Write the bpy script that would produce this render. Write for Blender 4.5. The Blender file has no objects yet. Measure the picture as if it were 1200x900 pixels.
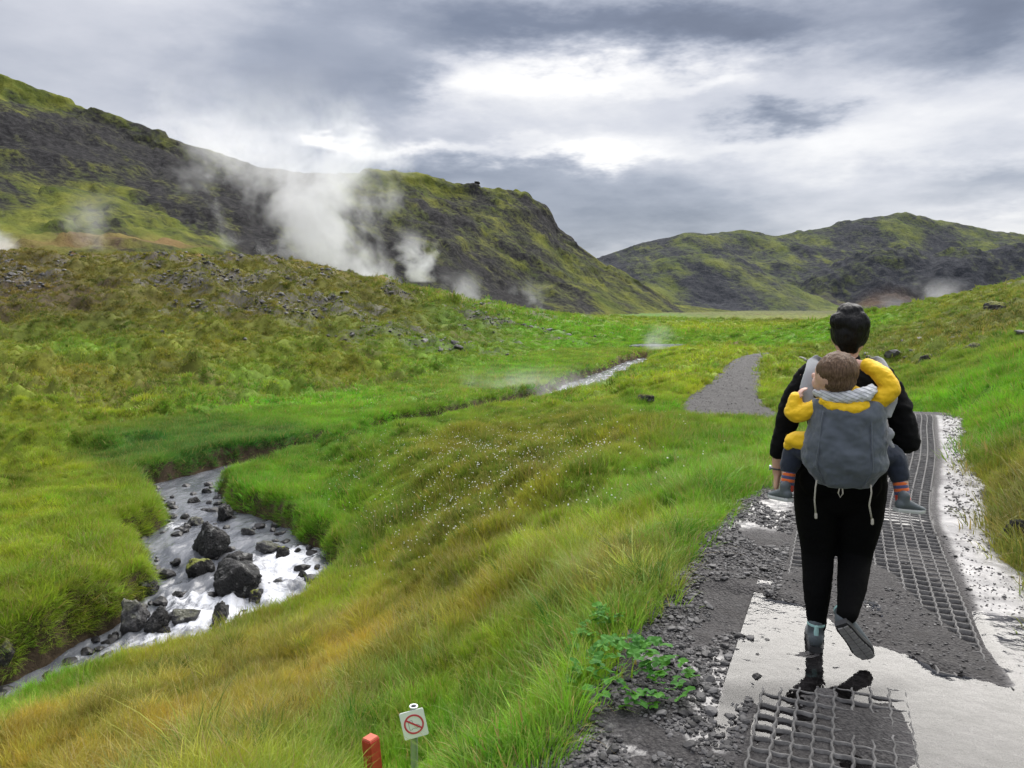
import bpy, bmesh, math, random
import numpy as np
from mathutils import Vector, Matrix, Euler

random.seed(7)
rng = np.random.default_rng(7)
sc = bpy.context.scene
COL = sc.collection
R = math.radians

# ------------------------------------------------------------------ camera
F, CX, CY, HOR, CAMZ = 880.0, 600.0, 450.0, 356.0, 1.66
PITCH = math.atan((CY - HOR) / F)
cd = bpy.data.cameras.new('camera')
cam = bpy.data.objects.new('camera', cd)
COL.objects.link(cam)
cam.location = (0, 0, CAMZ)
cam.rotation_euler = (math.pi / 2 - PITCH, 0, 0)
cd.sensor_width = 36
cd.lens = F / 1200 * 36
cd.clip_start = 0.05
cd.clip_end = 20000
sc.camera = cam

SUN_AZ, SUN_EL = R(27), R(49)      # sun behind the clouds, ahead and to the right

# ------------------------------------------------------------------ node helpers
class NB:
    def __init__(self, nt):
        self.nt = nt
    def new(self, t, **kw):
        n = self.nt.nodes.new(t)
        for k, v in kw.items():
            setattr(n, k, v)
        return n
    def put(self, sock, v):
        if isinstance(v, bpy.types.NodeSocket):
            self.nt.links.new(v, sock)
        elif v is not None:
            try:
                sock.default_value = v
            except Exception:
                sock.default_value = (*v, 1.0)
    def m(self, op, a, b=None, c=None, clamp=False):
        n = self.new('ShaderNodeMath', operation=op, use_clamp=clamp)
        for i, v in enumerate((a, b, c)):
            if v is not None:
                self.put(n.inputs[i], v)
        return n.outputs[0]
    def vm(self, op, a, b=None, scale=None):
        n = self.new('ShaderNodeVectorMath', operation=op)
        self.put(n.inputs[0], a)
        if b is not None:
            self.put(n.inputs[1], b)
        if scale is not None:
            self.put(n.inputs['Scale'], scale)
        return n.outputs[0]
    def xyz(self, x, y, z):
        n = self.new('ShaderNodeCombineXYZ')
        for i, v in enumerate((x, y, z)):
            self.put(n.inputs[i], v)
        return n.outputs[0]
    def sep(self, v):
        n = self.new('ShaderNodeSeparateXYZ')
        self.put(n.inputs[0], v)
        return n.outputs
    def noise(self, vec, scale, detail=4, rough=0.55, lac=2.0, dist=0.0, dim='3D', color=False):
        n = self.new('ShaderNodeTexNoise', noise_dimensions=dim)
        self.put(n.inputs['Vector'], vec)
        n.inputs['Scale'].default_value = scale
        n.inputs['Detail'].default_value = detail
        n.inputs['Roughness'].default_value = rough
        n.inputs['Lacunarity'].default_value = lac
        n.inputs['Distortion'].default_value = dist
        return n.outputs['Color' if color else 'Fac']
    def ramp(self, fac, stops, interp='LINEAR'):
        n = self.new('ShaderNodeValToRGB')
        cr = n.color_ramp
        cr.interpolation = interp
        while len(cr.elements) < len(stops):
            cr.elements.new(0.5)
        for e, (p, c) in zip(cr.elements, stops):
            e.position = p
            e.color = (*c, 1) if len(c) == 3 else c
        self.put(n.inputs[0], fac)
        return n.outputs[0]
    def mr(self, v, a, b, c=0.0, d=1.0, smooth=True):
        n = self.new('ShaderNodeMapRange')
        n.interpolation_type = 'SMOOTHSTEP' if smooth else 'LINEAR'
        self.put(n.inputs[0], v)
        for i, q in enumerate((a, b, c, d)):
            self.put(n.inputs[1 + i], q)
        return n.outputs[0]
    def mix(self, f, a, b, blend='MIX'):
        n = self.new('ShaderNodeMix', data_type='RGBA', blend_type=blend)
        self.put(n.inputs['Factor'], f)
        self.put(n.inputs['A'], a if isinstance(a, bpy.types.NodeSocket) else (*a, 1))
        self.put(n.inputs['B'], b if isinstance(b, bpy.types.NodeSocket) else (*b, 1))
        return n.outputs['Result']
    def attr(self, name, kind='GEOMETRY', out='Color'):
        n = self.new('ShaderNodeAttribute', attribute_type=kind, attribute_name=name)
        return n.outputs[out]
    def bump(self, h, strength=0.5, dist=0.02, normal=None):
        n = self.new('ShaderNodeBump')
        n.inputs['Strength'].default_value = strength
        n.inputs['Distance'].default_value = dist
        self.put(n.inputs['Height'], h)
        if normal is not None:
            self.put(n.inputs['Normal'], normal)
        return n.outputs[0]

def new_mat(name):
    m = bpy.data.materials.new(name)
    m.use_nodes = True
    nb = NB(m.node_tree)
    p = m.node_tree.nodes['Principled BSDF']
    return m, nb, p

def azel(px, py):
    x, y = (px - CX) / F, (CY - py) / F
    v = Vector((x, math.cos(PITCH) + y * math.sin(PITCH), -math.sin(PITCH) + y * math.cos(PITCH)))
    v.normalize()
    return math.atan2(v.x, v.y), math.asin(v.z)

# ------------------------------------------------------------------ world: broken overcast over a physical sky
world = bpy.data.worlds.new('World')
sc.world = world
world.use_nodes = True
wt = world.node_tree
wt.nodes.clear()
w = NB(wt)
gen = w.new('ShaderNodeTexCoord').outputs['Generated']
dirn = w.vm('NORMALIZE', gen)
dx, dy, dz = w.sep(dirn)
az = w.m('ARCTAN2', dx, dy)
el = w.m('ARCSINE', dz)
zc = w.m('MAXIMUM', dz, 0.0)
den = w.m('ADD', zc, 0.16)
flat = w.xyz(w.m('DIVIDE', dx, den), w.m('DIVIDE', dy, den), 0.0)
n_big = w.noise(flat, 0.75, 3, 0.58)
n_fine = w.noise(flat, 2.1, 6, 0.55)
wob = w.noise(w.xyz(w.m('MULTIPLY', az, 3.2), w.m('MULTIPLY', el, 9.0), 0.3), 2.0, 5, 0.62, color=True)
wx, wy, _ = w.sep(wob)
azd = w.m('ADD', az, w.m('MULTIPLY', w.m('SUBTRACT', wx, 0.5), 0.30))
eld = w.m('ADD', el, w.m('MULTIPLY', w.m('SUBTRACT', wy, 0.5), 0.10))
ae = w.xyz(azd, eld, 0.0)
lum = w.m('ADD', 0.66, w.m('MULTIPLY', w.m('SUBTRACT', n_big, 0.5), 0.55))
lum = w.m('ADD', lum, w.m('MULTIPLY', w.m('SUBTRACT', n_fine, 0.5), 0.42))
# cloud banks seen in the photograph: centre and half size in pixels, brightness change
BANKS = [
    (760, 30, 230, 26, -0.50), (900, 42, 120, 16, -0.22), (520, 10, 160, 30, -0.20), (360, 95, 120, 60, -0.22), (455, 105, 40, 26, -0.20), (120, 60, 220, 90, 0.05),
    (610, 100, 130, 34, 0.26), (720, 84, 100, 14, 0.20), (850, 92, 70, 10, 0.16), (560, 70, 60, 14, 0.12), (1020, 160, 220, 60, 0.22), (690, 175, 120, 22, 0.20),
    (470, 172, 110, 9, 0.34), (395, 166, 18, 12, 0.40), (680, 184, 130, 9, 0.22), (1170, 22, 90, 30, -0.36), (540, 205, 190, 26, -0.30),
    (700, 262, 190, 36, -0.34), (1160, 205, 110, 22, -0.26), (915, 137, 46, 13, -0.48), (850, 210, 160, 26, -0.05),
    (1060, 70, 90, 25, -0.10), (250, 175, 70, 20, 0.22), (1190, 265, 120, 14, 0.18), (880, 245, 120, 20, 0.0),
]
for (bx, by, sx, sy, amp) in BANKS:
    if amp == 0:
        continue
    a0, e0 = azel(bx, by)
    dv = w.vm('MULTIPLY', w.vm('SUBTRACT', ae, (a0, e0, 0)), (F / sx, F / sy, 0))
    dot = w.new('ShaderNodeVectorMath', operation='DOT_PRODUCT')
    w.put(dot.inputs[0], dv); w.put(dot.inputs[1], dv)
    g = w.m('POWER', 0.36788, dot.outputs['Value'])
    lum = w.m('MULTIPLY_ADD', g, amp, lum)
cloud = w.ramp(lum, [(0.0, (0.085, 0.10, 0.145)), (0.25, (0.17, 0.195, 0.26)), (0.5, (0.35, 0.375, 0.445)),
                     (0.72, (0.60, 0.61, 0.66)), (0.9, (0.86, 0.85, 0.85)), (1.0, (1.0, 0.98, 0.95))])
gain = w.mr(el, 0.26, 1.35, 1.0, 3.2)
cloud = w.vm('SCALE', cloud, scale=gain)
sky = w.new('ShaderNodeTexSky', sky_type='NISHITA')
sky.sun_disc = False
sky.sun_elevation = SUN_EL
sky.sun_rotation = SUN_AZ
sky.air_density = 1.0
bg1 = w.new('ShaderNodeBackground')
w.put(bg1.inputs[0], sky.outputs[0])
bg1.inputs[1].default_value = 0.05
bg2 = w.new('ShaderNodeBackground')
w.put(bg2.inputs[0], cloud)
bg2.inputs[1].default_value = 0.28
mx = w.new('ShaderNodeMixShader')
mx.inputs[0].default_value = 0.93
wt.links.new(bg1.outputs[0], mx.inputs[1])
wt.links.new(bg2.outputs[0], mx.inputs[2])
wo = w.new('ShaderNodeOutputWorld')
wt.links.new(mx.outputs[0], wo.inputs[0])

# ------------------------------------------------------------------ sun behind thin cloud
sl = bpy.data.lights.new('sun', 'SUN')
sl.energy = 1.5
sl.angle = R(58)
sl.color = (1.0, 0.96, 0.9)
so = bpy.data.objects.new('sun', sl)
COL.objects.link(so)
sdir = Vector((math.sin(SUN_AZ) * math.cos(SUN_EL), math.cos(SUN_AZ) * math.cos(SUN_EL), math.sin(SUN_EL)))
so.rotation_euler = (-sdir).to_track_quat('-Z', 'Y').to_euler()
so.location = (0, 0, 60)

vs = sc.view_settings
vs.view_transform = 'Standard'
vs.look = 'None'
vs.exposure = 1.98
vs.gamma = 1.0
sc.render.engine = 'CYCLES'
cy = sc.cycles
cy.use_denoising = True
try:
    cy.denoiser = 'OPENIMAGEDENOISE'
    cy.denoising_input_passes = 'RGB_ALBEDO_NORMAL'
except Exception:
    pass
cy.max_bounces = 5
cy.diffuse_bounces = 2
cy.glossy_bounces = 2
cy.transmission_bounces = 4
cy.transparent_max_bounces = 12
cy.volume_bounces = 4
cy.volume_max_steps = 160
cy.volume_step_rate = 1.0
cy.use_adaptive_sampling = True
cy.adaptive_threshold = 0.015
cy.caustics_reflective = False
cy.caustics_refractive = False
# ------------------------------------------------------------------ general helpers
def pix(px, py, d):
    """pixel of the photograph + forward distance in metres -> world point"""
    px, py, d = np.asarray(px, float), np.asarray(py, float), np.asarray(d, float)
    x, y = (px - CX) / F, (CY - py) / F
    fy = math.cos(PITCH) + y * math.sin(PITCH)
    fz = -math.sin(PITCH) + y * math.cos(PITCH)
    k = d / fy
    return np.stack([x * k, d + 0 * x, CAMZ + fz * k], -1)

_perm = rng.permutation(256)
_perm = np.concatenate([_perm, _perm, _perm])
_g3 = rng.normal(size=(256, 3))
_g3 /= np.linalg.norm(_g3, axis=1)[:, None]

def pn3(x, y, z):
    x, y, z = np.broadcast_arrays(np.asarray(x, float), y, z)
    xi, yi, zi = np.floor(x).astype(int), np.floor(y).astype(int), np.floor(z).astype(int)
    xf, yf, zf = x - xi, y - yi, z - zi
    xi &= 255; yi &= 255; zi &= 255
    u = xf ** 3 * (xf * (xf * 6 - 15) + 10)
    v = yf ** 3 * (yf * (yf * 6 - 15) + 10)
    t = zf ** 3 * (zf * (zf * 6 - 15) + 10)
    def gr(a, b, c):
        g = _g3[_perm[_perm[_perm[xi + a] + yi + b] + zi + c]]
        return g[..., 0] * (xf - a) + g[..., 1] * (yf - b) + g[..., 2] * (zf - c)
    l = lambda a, b, k: a + k * (b - a)
    return l(l(l(gr(0,0,0), gr(1,0,0), u), l(gr(0,1,0), gr(1,1,0), u), v),
             l(l(gr(0,0,1), gr(1,0,1), u), l(gr(0,1,1), gr(1,1,1), u), v), t) * 1.5

def fbm(x, y, z=0.0, octv=4, gain=0.5, lac=2.03):
    s, a = 0.0, 1.0
    for i in range(octv):
        s = s + a * pn3(np.asarray(x) * lac ** i + 17.3 * i, np.asarray(y) * lac ** i + 5.1 * i, np.asarray(z) * lac ** i + 3.7 * i)
        a *= gain
    return s

def sstep(a, b, x):
    t = np.clip((x - a) / (b - a), 0, 1)
    return t * t * (3 - 2 * t)

def tag(o, label=None, cat=None, group=None, kind=None):
    if label: o['label'] = label
    if cat: o['category'] = cat
    if group: o['group'] = group
    if kind: o['kind'] = kind
    return o

def link(name, me, mat=None, parent=None, smooth=True):
    o = bpy.data.objects.new(name, me)
    COL.objects.link(o)
    if mat is not None:
        me.materials.clear()
        me.materials.append(mat)
    if parent is not None:
        o.parent = parent
    if smooth and len(me.polygons):
        me.polygons.foreach_set('use_smooth', np.ones(len(me.polygons), bool))
    return o

def empty(name, loc=(0, 0, 0), rz=0.0):
    o = bpy.data.objects.new(name, None)
    COL.objects.link(o)
    o.location = loc
    o.rotation_euler = (0, 0, rz)
    o.empty_display_size = 0.1
    return o

def mesh_pd(name, v, f):
    me = bpy.data.meshes.new(name)
    me.from_pydata([tuple(map(float, p)) for p in v], [], [tuple(map(int, q)) for q in f])
    me.update()
    return me

def grid_mesh(name, P):
    """P: rows x cols x 3 array"""
    r, c = P.shape[:2]
    me = bpy.data.meshes.new(name)
    me.vertices.add(r * c)
    me.vertices.foreach_set('co', P.reshape(-1).astype(np.float32))
    i = (np.arange(r - 1)[:, None] * c + np.arange(c - 1)[None]).reshape(-1)
    q = np.stack([i, i + 1, i + c + 1, i + c], -1).reshape(-1)
    n = len(i)
    me.loops.add(n * 4)
    me.loops.foreach_set('vertex_index', q.astype(np.int32))
    me.polygons.add(n)
    me.polygons.foreach_set('loop_start', (np.arange(n) * 4).astype(np.int32))
    me.update(calc_edges=True)
    return me

def set_attr(me, name, val, typ='FLOAT', dom='POINT'):
    a = me.attributes.new(name, typ, dom)
    val = np.asarray(val, np.float32)
    if typ == 'FLOAT':
        a.data.foreach_set('value', val.reshape(-1))
    elif typ == 'FLOAT_VECTOR':
        a.data.foreach_set('vector', val.reshape(-1))
    elif typ == 'FLOAT_COLOR':
        if val.shape[-1] == 3:
            val = np.concatenate([val, np.ones(val.shape[:-1] + (1,), np.float32)], -1)
        a.data.foreach_set('color', val.reshape(-1))

def catmull(P, n):
    P = np.asarray(P, float)
    Q = np.vstack([2 * P[0] - P[1], P, 2 * P[-1] - P[-2]])
    out = []
    for i in range(len(P) - 1):
        a, b, c, d = Q[i:i + 4]
        t = np.linspace(0, 1, n, endpoint=False)[:, None]
        out.append(0.5 * (2 * b + (c - a) * t + (2 * a - 5 * b + 4 * c - d) * t ** 2 + (3 * b - a - 3 * c + d) * t ** 3))
    out.append(P[-1:])
    return np.vstack(out)

# ------------------------------------------------------------------ the path: x, y, z, width left, width right of the mat's middle
PATH = catmull([
    (-1.9, -5, 0, 1.15, .95), (-.2, -1, 0, 1.15, .95), (.75, 1.2, 0, 1.15, .95), (1.46, 2.8, 0, 1.12, .9), (2.16, 4.37, 0, 1.10, .78), (2.57, 5.3, 0, 1.0, .80),
    (3.02, 6.24, 0, .88, .82), (4.22, 8.3, 0, .62, .75), (5.2, 10.1, 0, .6, .75), (5.85, 11.3, 0, .65, .8),
    (6.6, 13, -.22, .8, .8), (6.3, 15.5, -.78, .9, .9), (5.55, 18.2, -1.08, 1.15, 1.2), (6.1, 21.5, -1.05, .95, .95),
    (7.3, 24.5, -.92, .75, .75), (10.0, 32, -.80, .55, .5), (12.2, 37, -.85, .45, .45), (16.5, 46, -1.3, .4, .4)], 8)
_pd = np.diff(PATH[:, :2], axis=0)
_pl = np.linalg.norm(_pd, axis=1)
PS = np.concatenate([[0], np.cumsum(_pl)])

def path_sw(x, y):
    """arc length, signed offset (right positive), z, widths and distance for points"""
    x, y = np.asarray(x, float).reshape(-1), np.asarray(y, float).reshape(-1)
    best = np.full(x.shape, 1e9)
    s = np.zeros(x.shape); wv = np.full(x.shape, 99.0)
    zz = np.zeros(x.shape); wl = np.ones(x.shape); wr = np.ones(x.shape)
    for i in range(len(_pd)):
        a, d, L = PATH[i], _pd[i], _pl[i]
        t = np.clip(((x - a[0]) * d[0] + (y - a[1]) * d[1]) / L ** 2, 0, 1)
        ex, ey = x - a[0] - t * d[0], y - a[1] - t * d[1]
        dd = np.hypot(ex, ey)
        k = dd < best
        best = np.where(k, dd, best)
        sg = np.sign(ex * d[1] - ey * d[0])
        b = PATH[i + 1]
        s = np.where(k, PS[i] + t * L, s)
        wv = np.where(k, dd * sg, wv)
        zz = np.where(k, a[2] + t * (b[2] - a[2]), zz)
        wl = np.where(k, a[3] + t * (b[3] - a[3]), wl)
        wr = np.where(k, a[4] + t * (b[4] - a[4]), wr)
    return s, wv, zz, wl, wr

def path_at(s, wv):
    s, wv = np.asarray(s, float), np.asarray(wv, float)
    x = np.interp(s, PS, PATH[:, 0]); y = np.interp(s, PS, PATH[:, 1]); z = np.interp(s, PS, PATH[:, 2])
    e = 0.15
    tx = np.interp(s + e, PS, PATH[:, 0]) - np.interp(s - e, PS, PATH[:, 0])
    ty = np.interp(s + e, PS, PATH[:, 1]) - np.interp(s - e, PS, PATH[:, 1])
    L = np.hypot(tx, ty)
    return x + ty / L * wv, y - tx / L * wv, z

def s_at_y(yv):
    return float(np.interp(yv, PATH[:, 1], PS))

# ------------------------------------------------------------------ the stream: banks, going downstream
LB = np.array([(8.6, 50), (7.2, 47), (4.6, 40), (2.6, 35), (1.0, 30.2), (-.9, 27.4), (-4.0, 23.9), (-6.0, 20.6), (-7.6, 18.9), (-8.5, 17.1), (-7.6, 15.5), (-6.75, 14.3), (-6.55, 13.8),
               (-6.95, 13.2), (-6.6, 12.7), (-5.95, 12), (-5.55, 11.5), (-5.75, 10.9), (-6.05, 10.3), (-6.2, 9.6), (-6.7, 8.9), (-8, 7.9), (-10.5, 6.6), (-14, 5)])
RB = np.array([(10.8, 49), (8.6, 45.5), (6.2, 38.5), (4.4, 33.4), (2.1, 29.4), (.0, 26.8), (-3.3, 23.3), (-5.4, 19.9), (-6.1, 17.7), (-6.55, 16.6), (-5.9, 15.3), (-4.7, 14.3), (-4.05, 13.5),
               (-3.4, 12.9), (-2.95, 12.1), (-2.85, 11.3), (-3.1, 10.4), (-3.7, 9.55), (-4.4, 8.8), (-5.3, 8.1), (-6.6, 7.2), (-8.5, 6.0), (-10.5, 4.9), (-14, 3)])
SPOLY = np.vstack([LB, RB[::-1]])
_wy = [3, 6, 8.9, 9.7, 10.3, 10.96, 11.5, 12, 12.9, 14.2, 17.2, 23, 30, 34, 50]
_wz = [-3.4, -3.28, -3.2, -3.13, -3.08, -3.0, -2.86, -2.76, -2.66, -2.6, -2.55, -2.45, -2.2, -2.12, -1.95]

def water_z(y):
    return np.interp(y, _wy, _wz)

def stream_sd(x, y):
    """signed distance to the stream's edge, negative in the water; only exact near it"""
    sh = np.shape(x)
    x, y = np.asarray(x, float).reshape(-1), np.asarray(y, float).reshape(-1)
    out = np.full(x.shape, 50.0)
    k = (x > -16) & (x < 14) & (y > 1) & (y < 54)
    X, Y = x[k], y[k]
    dmin = np.full(X.shape, 1e9)
    ins = np.zeros(X.shape, bool)
    n = len(SPOLY)
    for i in range(n):
        a, b = SPOLY[i], SPOLY[(i + 1) % n]
        d = b - a
        t = np.clip(((X - a[0]) * d[0] + (Y - a[1]) * d[1]) / (d @ d), 0, 1)
        dmin = np.minimum(dmin, np.hypot(X - a[0] - t * d[0], Y - a[1] - t * d[1]))
        c = (a[1] > Y) != (b[1] > Y)
        if a[1] != b[1]:
            ins ^= c & (X < d[0] * (Y - a[1]) / d[1] + a[0])
    out[k] = np.where(ins, -dmin, dmin)
    return out.reshape(sh)

# ------------------------------------------------------------------ ground height
CTRL = [  # px, py, forward distance
    (700, 890, 2.95), (600, 890, 3.3), (450, 900, 4.1), (200, 890, 5.2), (0, 890, 6.1), (-150, 890, 6.6), (100, 830, 6.9), (300, 830, 5.6), (500, 830, 4.6),
    (600, 800, 4.4), (700, 800, 3.75), (200, 780, 8.0), (290, 740, 8.7), (370, 695, 10.0), (450, 760, 6.6), (450, 700, 8.2),
    (600, 700, 6.3), (600, 600, 9.3), (700, 700, 5.1), (600, 530, 13.5), (700, 600, 8), (800, 600, 6.5), (800, 530, 9.6), (700, 530, 11.5),
    (385, 640, 12.6), (330, 600, 14.6), (270, 590, 15.8), (450, 620, 10.6), (450, 570, 13.2), (520, 640, 9.0),
    (380, 545, 17.5), (450, 520, 20.3), (560, 495, 23.5), (640, 480, 26.5), (700, 470, 25.5), (700, 500, 16), (790, 500, 12), (850, 520, 10.8), (900, 527, 10.3), (840, 507, 14.2), (890, 510, 13.8), (820, 560, 7.6),
    (750, 445, 32), (800, 430, 36), (830, 405, 48), (760, 480, 18), (800, 460, 22),
    (100, 620, 13.2), (0, 600, 13.8), (0, 690, 10.2), (90, 680, 10.6), (130, 650, 12.0), (60, 740, 9.3), (-150, 650, 12.5), (-150, 760, 9.2), (-80, 800, 8.6),
    (0, 500, 21.5), (200, 520, 21.5), (100, 560, 16.5), (130, 580, 17.2), (230, 555, 19.3), (340, 530, 23), (500, 490, 28), (420, 480, 31), (400, 450, 37), (200, 450, 36), (0, 450, 33), (-200, 450, 33),
    (0, 400, 43), (0, 350, 55), (0, 301, 72), (120, 302, 74), (250, 302, 78), (340, 308, 80), (430, 326, 82), (520, 349, 84), (600, 371, 86), (-200, 300, 72),
    (150, 350, 57), (300, 350, 60), (150, 400, 44), (300, 390, 50), (450, 400, 53), (450, 360, 68), (540, 385, 68), (600, 425, 46), (700, 425, 48), (680, 395, 76), (740, 398, 76), (620, 450, 37), (560, 460, 36),
    (760, 417, 58), (820, 412, 58), (860, 395, 75), (780, 385, 110), (700, 372, 150), (850, 378, 150), (900, 367, 300), (960, 372, 200),
    (1200, 640, 4.75), (1200, 560, 5.8), (1185, 510, 8.6), (1200, 450, 10.8), (1150, 450, 14), (1120, 420, 23), (1200, 400, 21), (1065, 440, 25), (1200, 362, 42), (1120, 385, 38), (1050, 405, 38),
    (1200, 328, 72), (1120, 349, 76), (1030, 367, 88), (960, 398, 60), (935, 430, 32), (1350, 450, 9), (1400, 340, 40), (1350, 290, 75), (1300, 560, 6), (1350, 640, 5),
]
C3 = pix(*np.array(CTRL, float).T)
EXTRA = [(-5, 0, -2.1), (-10, 1, -2.7), (-10, -4, -2.7), (-4, -4, -1.6), (-2, 0, -.75), (-2, 2.5, -.8), (.2, -4, -.1), (-1.2, 3.2, -.55), (3, -4, .5), (2.6, 1.0, .45), (5, 2, 1.0), (8, 2, 1.6), (8, -3, 1.6), (14, 6, 2.4),
         (-60, 110, 4.5), (0, 110, 1), (-30, 105, 4), (-90, 160, 2), (0, 170, -2), (40, 130, -2.5), (90, 130, 0), (130, 200, -2), (60, 300, -2), (-150, 300, 0), (160, 450, -2.5), (0, 600, -3), (-300, 600, -3), (400, 600, -3), (700, 700, -3),
         (0, 2900, -8), (-2500, 2900, -8), (2500, 2900, -8), (1000, 1500, -5), (-1000, 1500, -5), (300, 1200, -5)]
C3 = np.vstack([C3, np.array(EXTRA, float)])
pe = PATH[::4]
for side in (-1, 1):
    for q in pe:
        s0 = path_sw([q[0]], [q[1]])[0][0]
        xx, yy, zz = path_at(s0, side * 0.75)
        C3 = np.vstack([C3, [(float(xx), float(yy), float(zz) - (0.03 if side < 0 else -0.03))]])

def feat(x, y):
    y = np.maximum(y, -5.2)
    return np.stack([x / (y + 6) * 6, np.log(y + 6) * 3.2], -1)

def _U(r2):
    return np.where(r2 > 1e-12, 0.5 * r2 * np.log(np.maximum(r2, 1e-12)), 0)

_CF = feat(C3[:, 0], C3[:, 1])
_n = len(_CF)
_K = _U(((_CF[:, None] - _CF[None]) ** 2).sum(-1)) + 0.004 * np.eye(_n)
_Pm = np.hstack([np.ones((_n, 1)), _CF])
_A = np.block([[_K, _Pm], [_Pm.T, np.zeros((3, 3))]])
_wsol = np.linalg.solve(_A, np.concatenate([C3[:, 2], np.zeros(3)]))

def tps_exact(x, y):
    sh = np.shape(x)
    f = feat(np.asarray(x, float).reshape(-1), np.asarray(y, float).reshape(-1))
    out = np.zeros(len(f))
    for i in range(0, len(f), 40000):
        g = f[i:i + 40000]
        r2 = ((g[:, None] - _CF[None]) ** 2).sum(-1)
        out[i:i + 40000] = _U(r2) @ _wsol[:_n] + _wsol[_n] + g @ _wsol[_n + 1:]
    return out.reshape(sh)

# the smooth surface is tabulated once and read back with bilinear interpolation
_tu = np.concatenate([np.linspace(-26, -5.6, 40)[:-1], np.linspace(-5.6, 5.6, 330), np.linspace(5.6, 26, 40)[1:]])
_tt = np.linspace(np.log(0.7), np.log(3200), 420)
_TY = np.exp(_tt) - 6
_TU, _TT = np.meshgrid(_tu, _TY, indexing='xy')
_TAB = tps_exact(_TU * (_TT + 6) / 6, _TT)

def tps(x, y):
    sh = np.shape(x)
    x, y = np.asarray(x, float).reshape(-1), np.maximum(np.asarray(y, float).reshape(-1), -5.2)
    u = np.clip(x / (y + 6) * 6, _tu[0], _tu[-1] - 1e-6)
    i = np.clip(np.searchsorted(_tu, u, side='right') - 1, 0, len(_tu) - 2)
    fu = (u - _tu[i]) / (_tu[i + 1] - _tu[i])
    t = (np.log(y + 6) - _tt[0]) / (_tt[1] - _tt[0])
    j = np.clip(t.astype(int), 0, len(_tt) - 2)
    ft = np.clip(t - j, 0, 1)
    a = _TAB[j, i] * (1 - fu) + _TAB[j, i + 1] * fu
    b = _TAB[j + 1, i] * (1 - fu) + _TAB[j + 1, i + 1] * fu
    return (a * (1 - ft) + b * ft).reshape(sh)

def raw_pix(px, py):
    """ray from a photograph pixel to the ground"""
    ds = np.concatenate([np.linspace(1.5, 30, 400), np.geomspace(30.1, 900, 300)])
    p = pix(np.full(ds.shape, px), np.full(ds.shape, py), ds)
    h = tps(p[:, 0], p[:, 1])
    k = np.nonzero(p[:, 2] <= h)[0]
    return p[k[0]] if len(k) else p[-1]

def mound_mask(x, y):
    return sstep(46, 62, y) * (1 - sstep(95, 120, y)) * (1 - sstep(-2, 12, x + (75 - y) * 0.15)) * sstep(-95, -80, x)

def ground_h(x, y, detail=True):
    x, y = np.asarray(x, float), np.asarray(y, float)
    z = tps(x, y)
    # hummocks
    if detail:
        sd = stream_sd(x, y)
        near = sstep(2, 9, y)
        left = sstep(1.0, -5, x + 0.0 * y) * sstep(6, 12, y)
        amp = (0.05 + 0.10 * near + 0.26 * left * sstep(14, 20, y) + 0.20 * sstep(20, 40, y)) * (1 - 0.6 * sstep(150, 400, y))
        hum = fbm(x * 0.75, y * 0.75, 1.7, 3)
        hum2 = fbm(x * 0.28, y * 0.28, 4.2, 3)
        sm = 1 - .55 * sstep(30, 45, y)
        z = z + amp * sm * (np.abs(hum) * 1.9 - 0.45) + amp * 1.6 * hum2
        mm = mound_mask(x, y)
        z = z + mm * (0.5 * np.abs(fbm(x * 0.35, y * 0.35, 9.1, 4)) + 0.10 * np.abs(fbm(x * 1.3, y * 1.3, 2.2, 3)) - 0.25)
        # right-hand hillside: knobbly
        rm = sstep(6, 14, x - 0.12 * y) * sstep(9, 16, y)
        z = z + rm * 0.42 * (np.abs(fbm(x * 0.55, y * 0.42, 7.7, 4)) - 0.3)
        # stream channel
        wz = water_z(y)
        bank = np.maximum(z, wz + 0.42)
        edge = 0.16 * fbm(x * 1.1, y * 1.1, 6.3, 3)
        q = sd + edge
        bed = wz - 0.28
        prof = sstep(-0.18, 0.30, q)
        kk = sd < 6
        shoulder = sstep(0.0, 2.6, q)
        zb = bank * shoulder + (1 - shoulder) * np.minimum(np.maximum(bank, wz + 0.5), wz + 0.8)
        z = np.where(kk, bed + (zb - bed) * prof, z)
    # path bed
    xr, yr = x.reshape(-1), y.reshape(-1)
    k = (yr < 46) & (xr > -4) & (xr < 18)
    zf = z.reshape(-1).copy()
    if k.any():
        s, wv, zp, wl, wr = path_sw(xr[k], yr[k])
        jag = (0.10 + .25 * sstep(12, 18, yr[k])) * fbm(xr[k] * 2.2, yr[k] * 2.2, 3.3, 3)
        out = np.where(wv < 0, -wv - wl, wv - wr) + jag
        fall = np.where(wv < 0, 0.55, 0.5)
        b = sstep(0, 1, out / fall)
        zk = (zp - 0.07) * (1 - b) + zf[k] * b
        zf[k] = zk
    return zf.reshape(x.shape)
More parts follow.
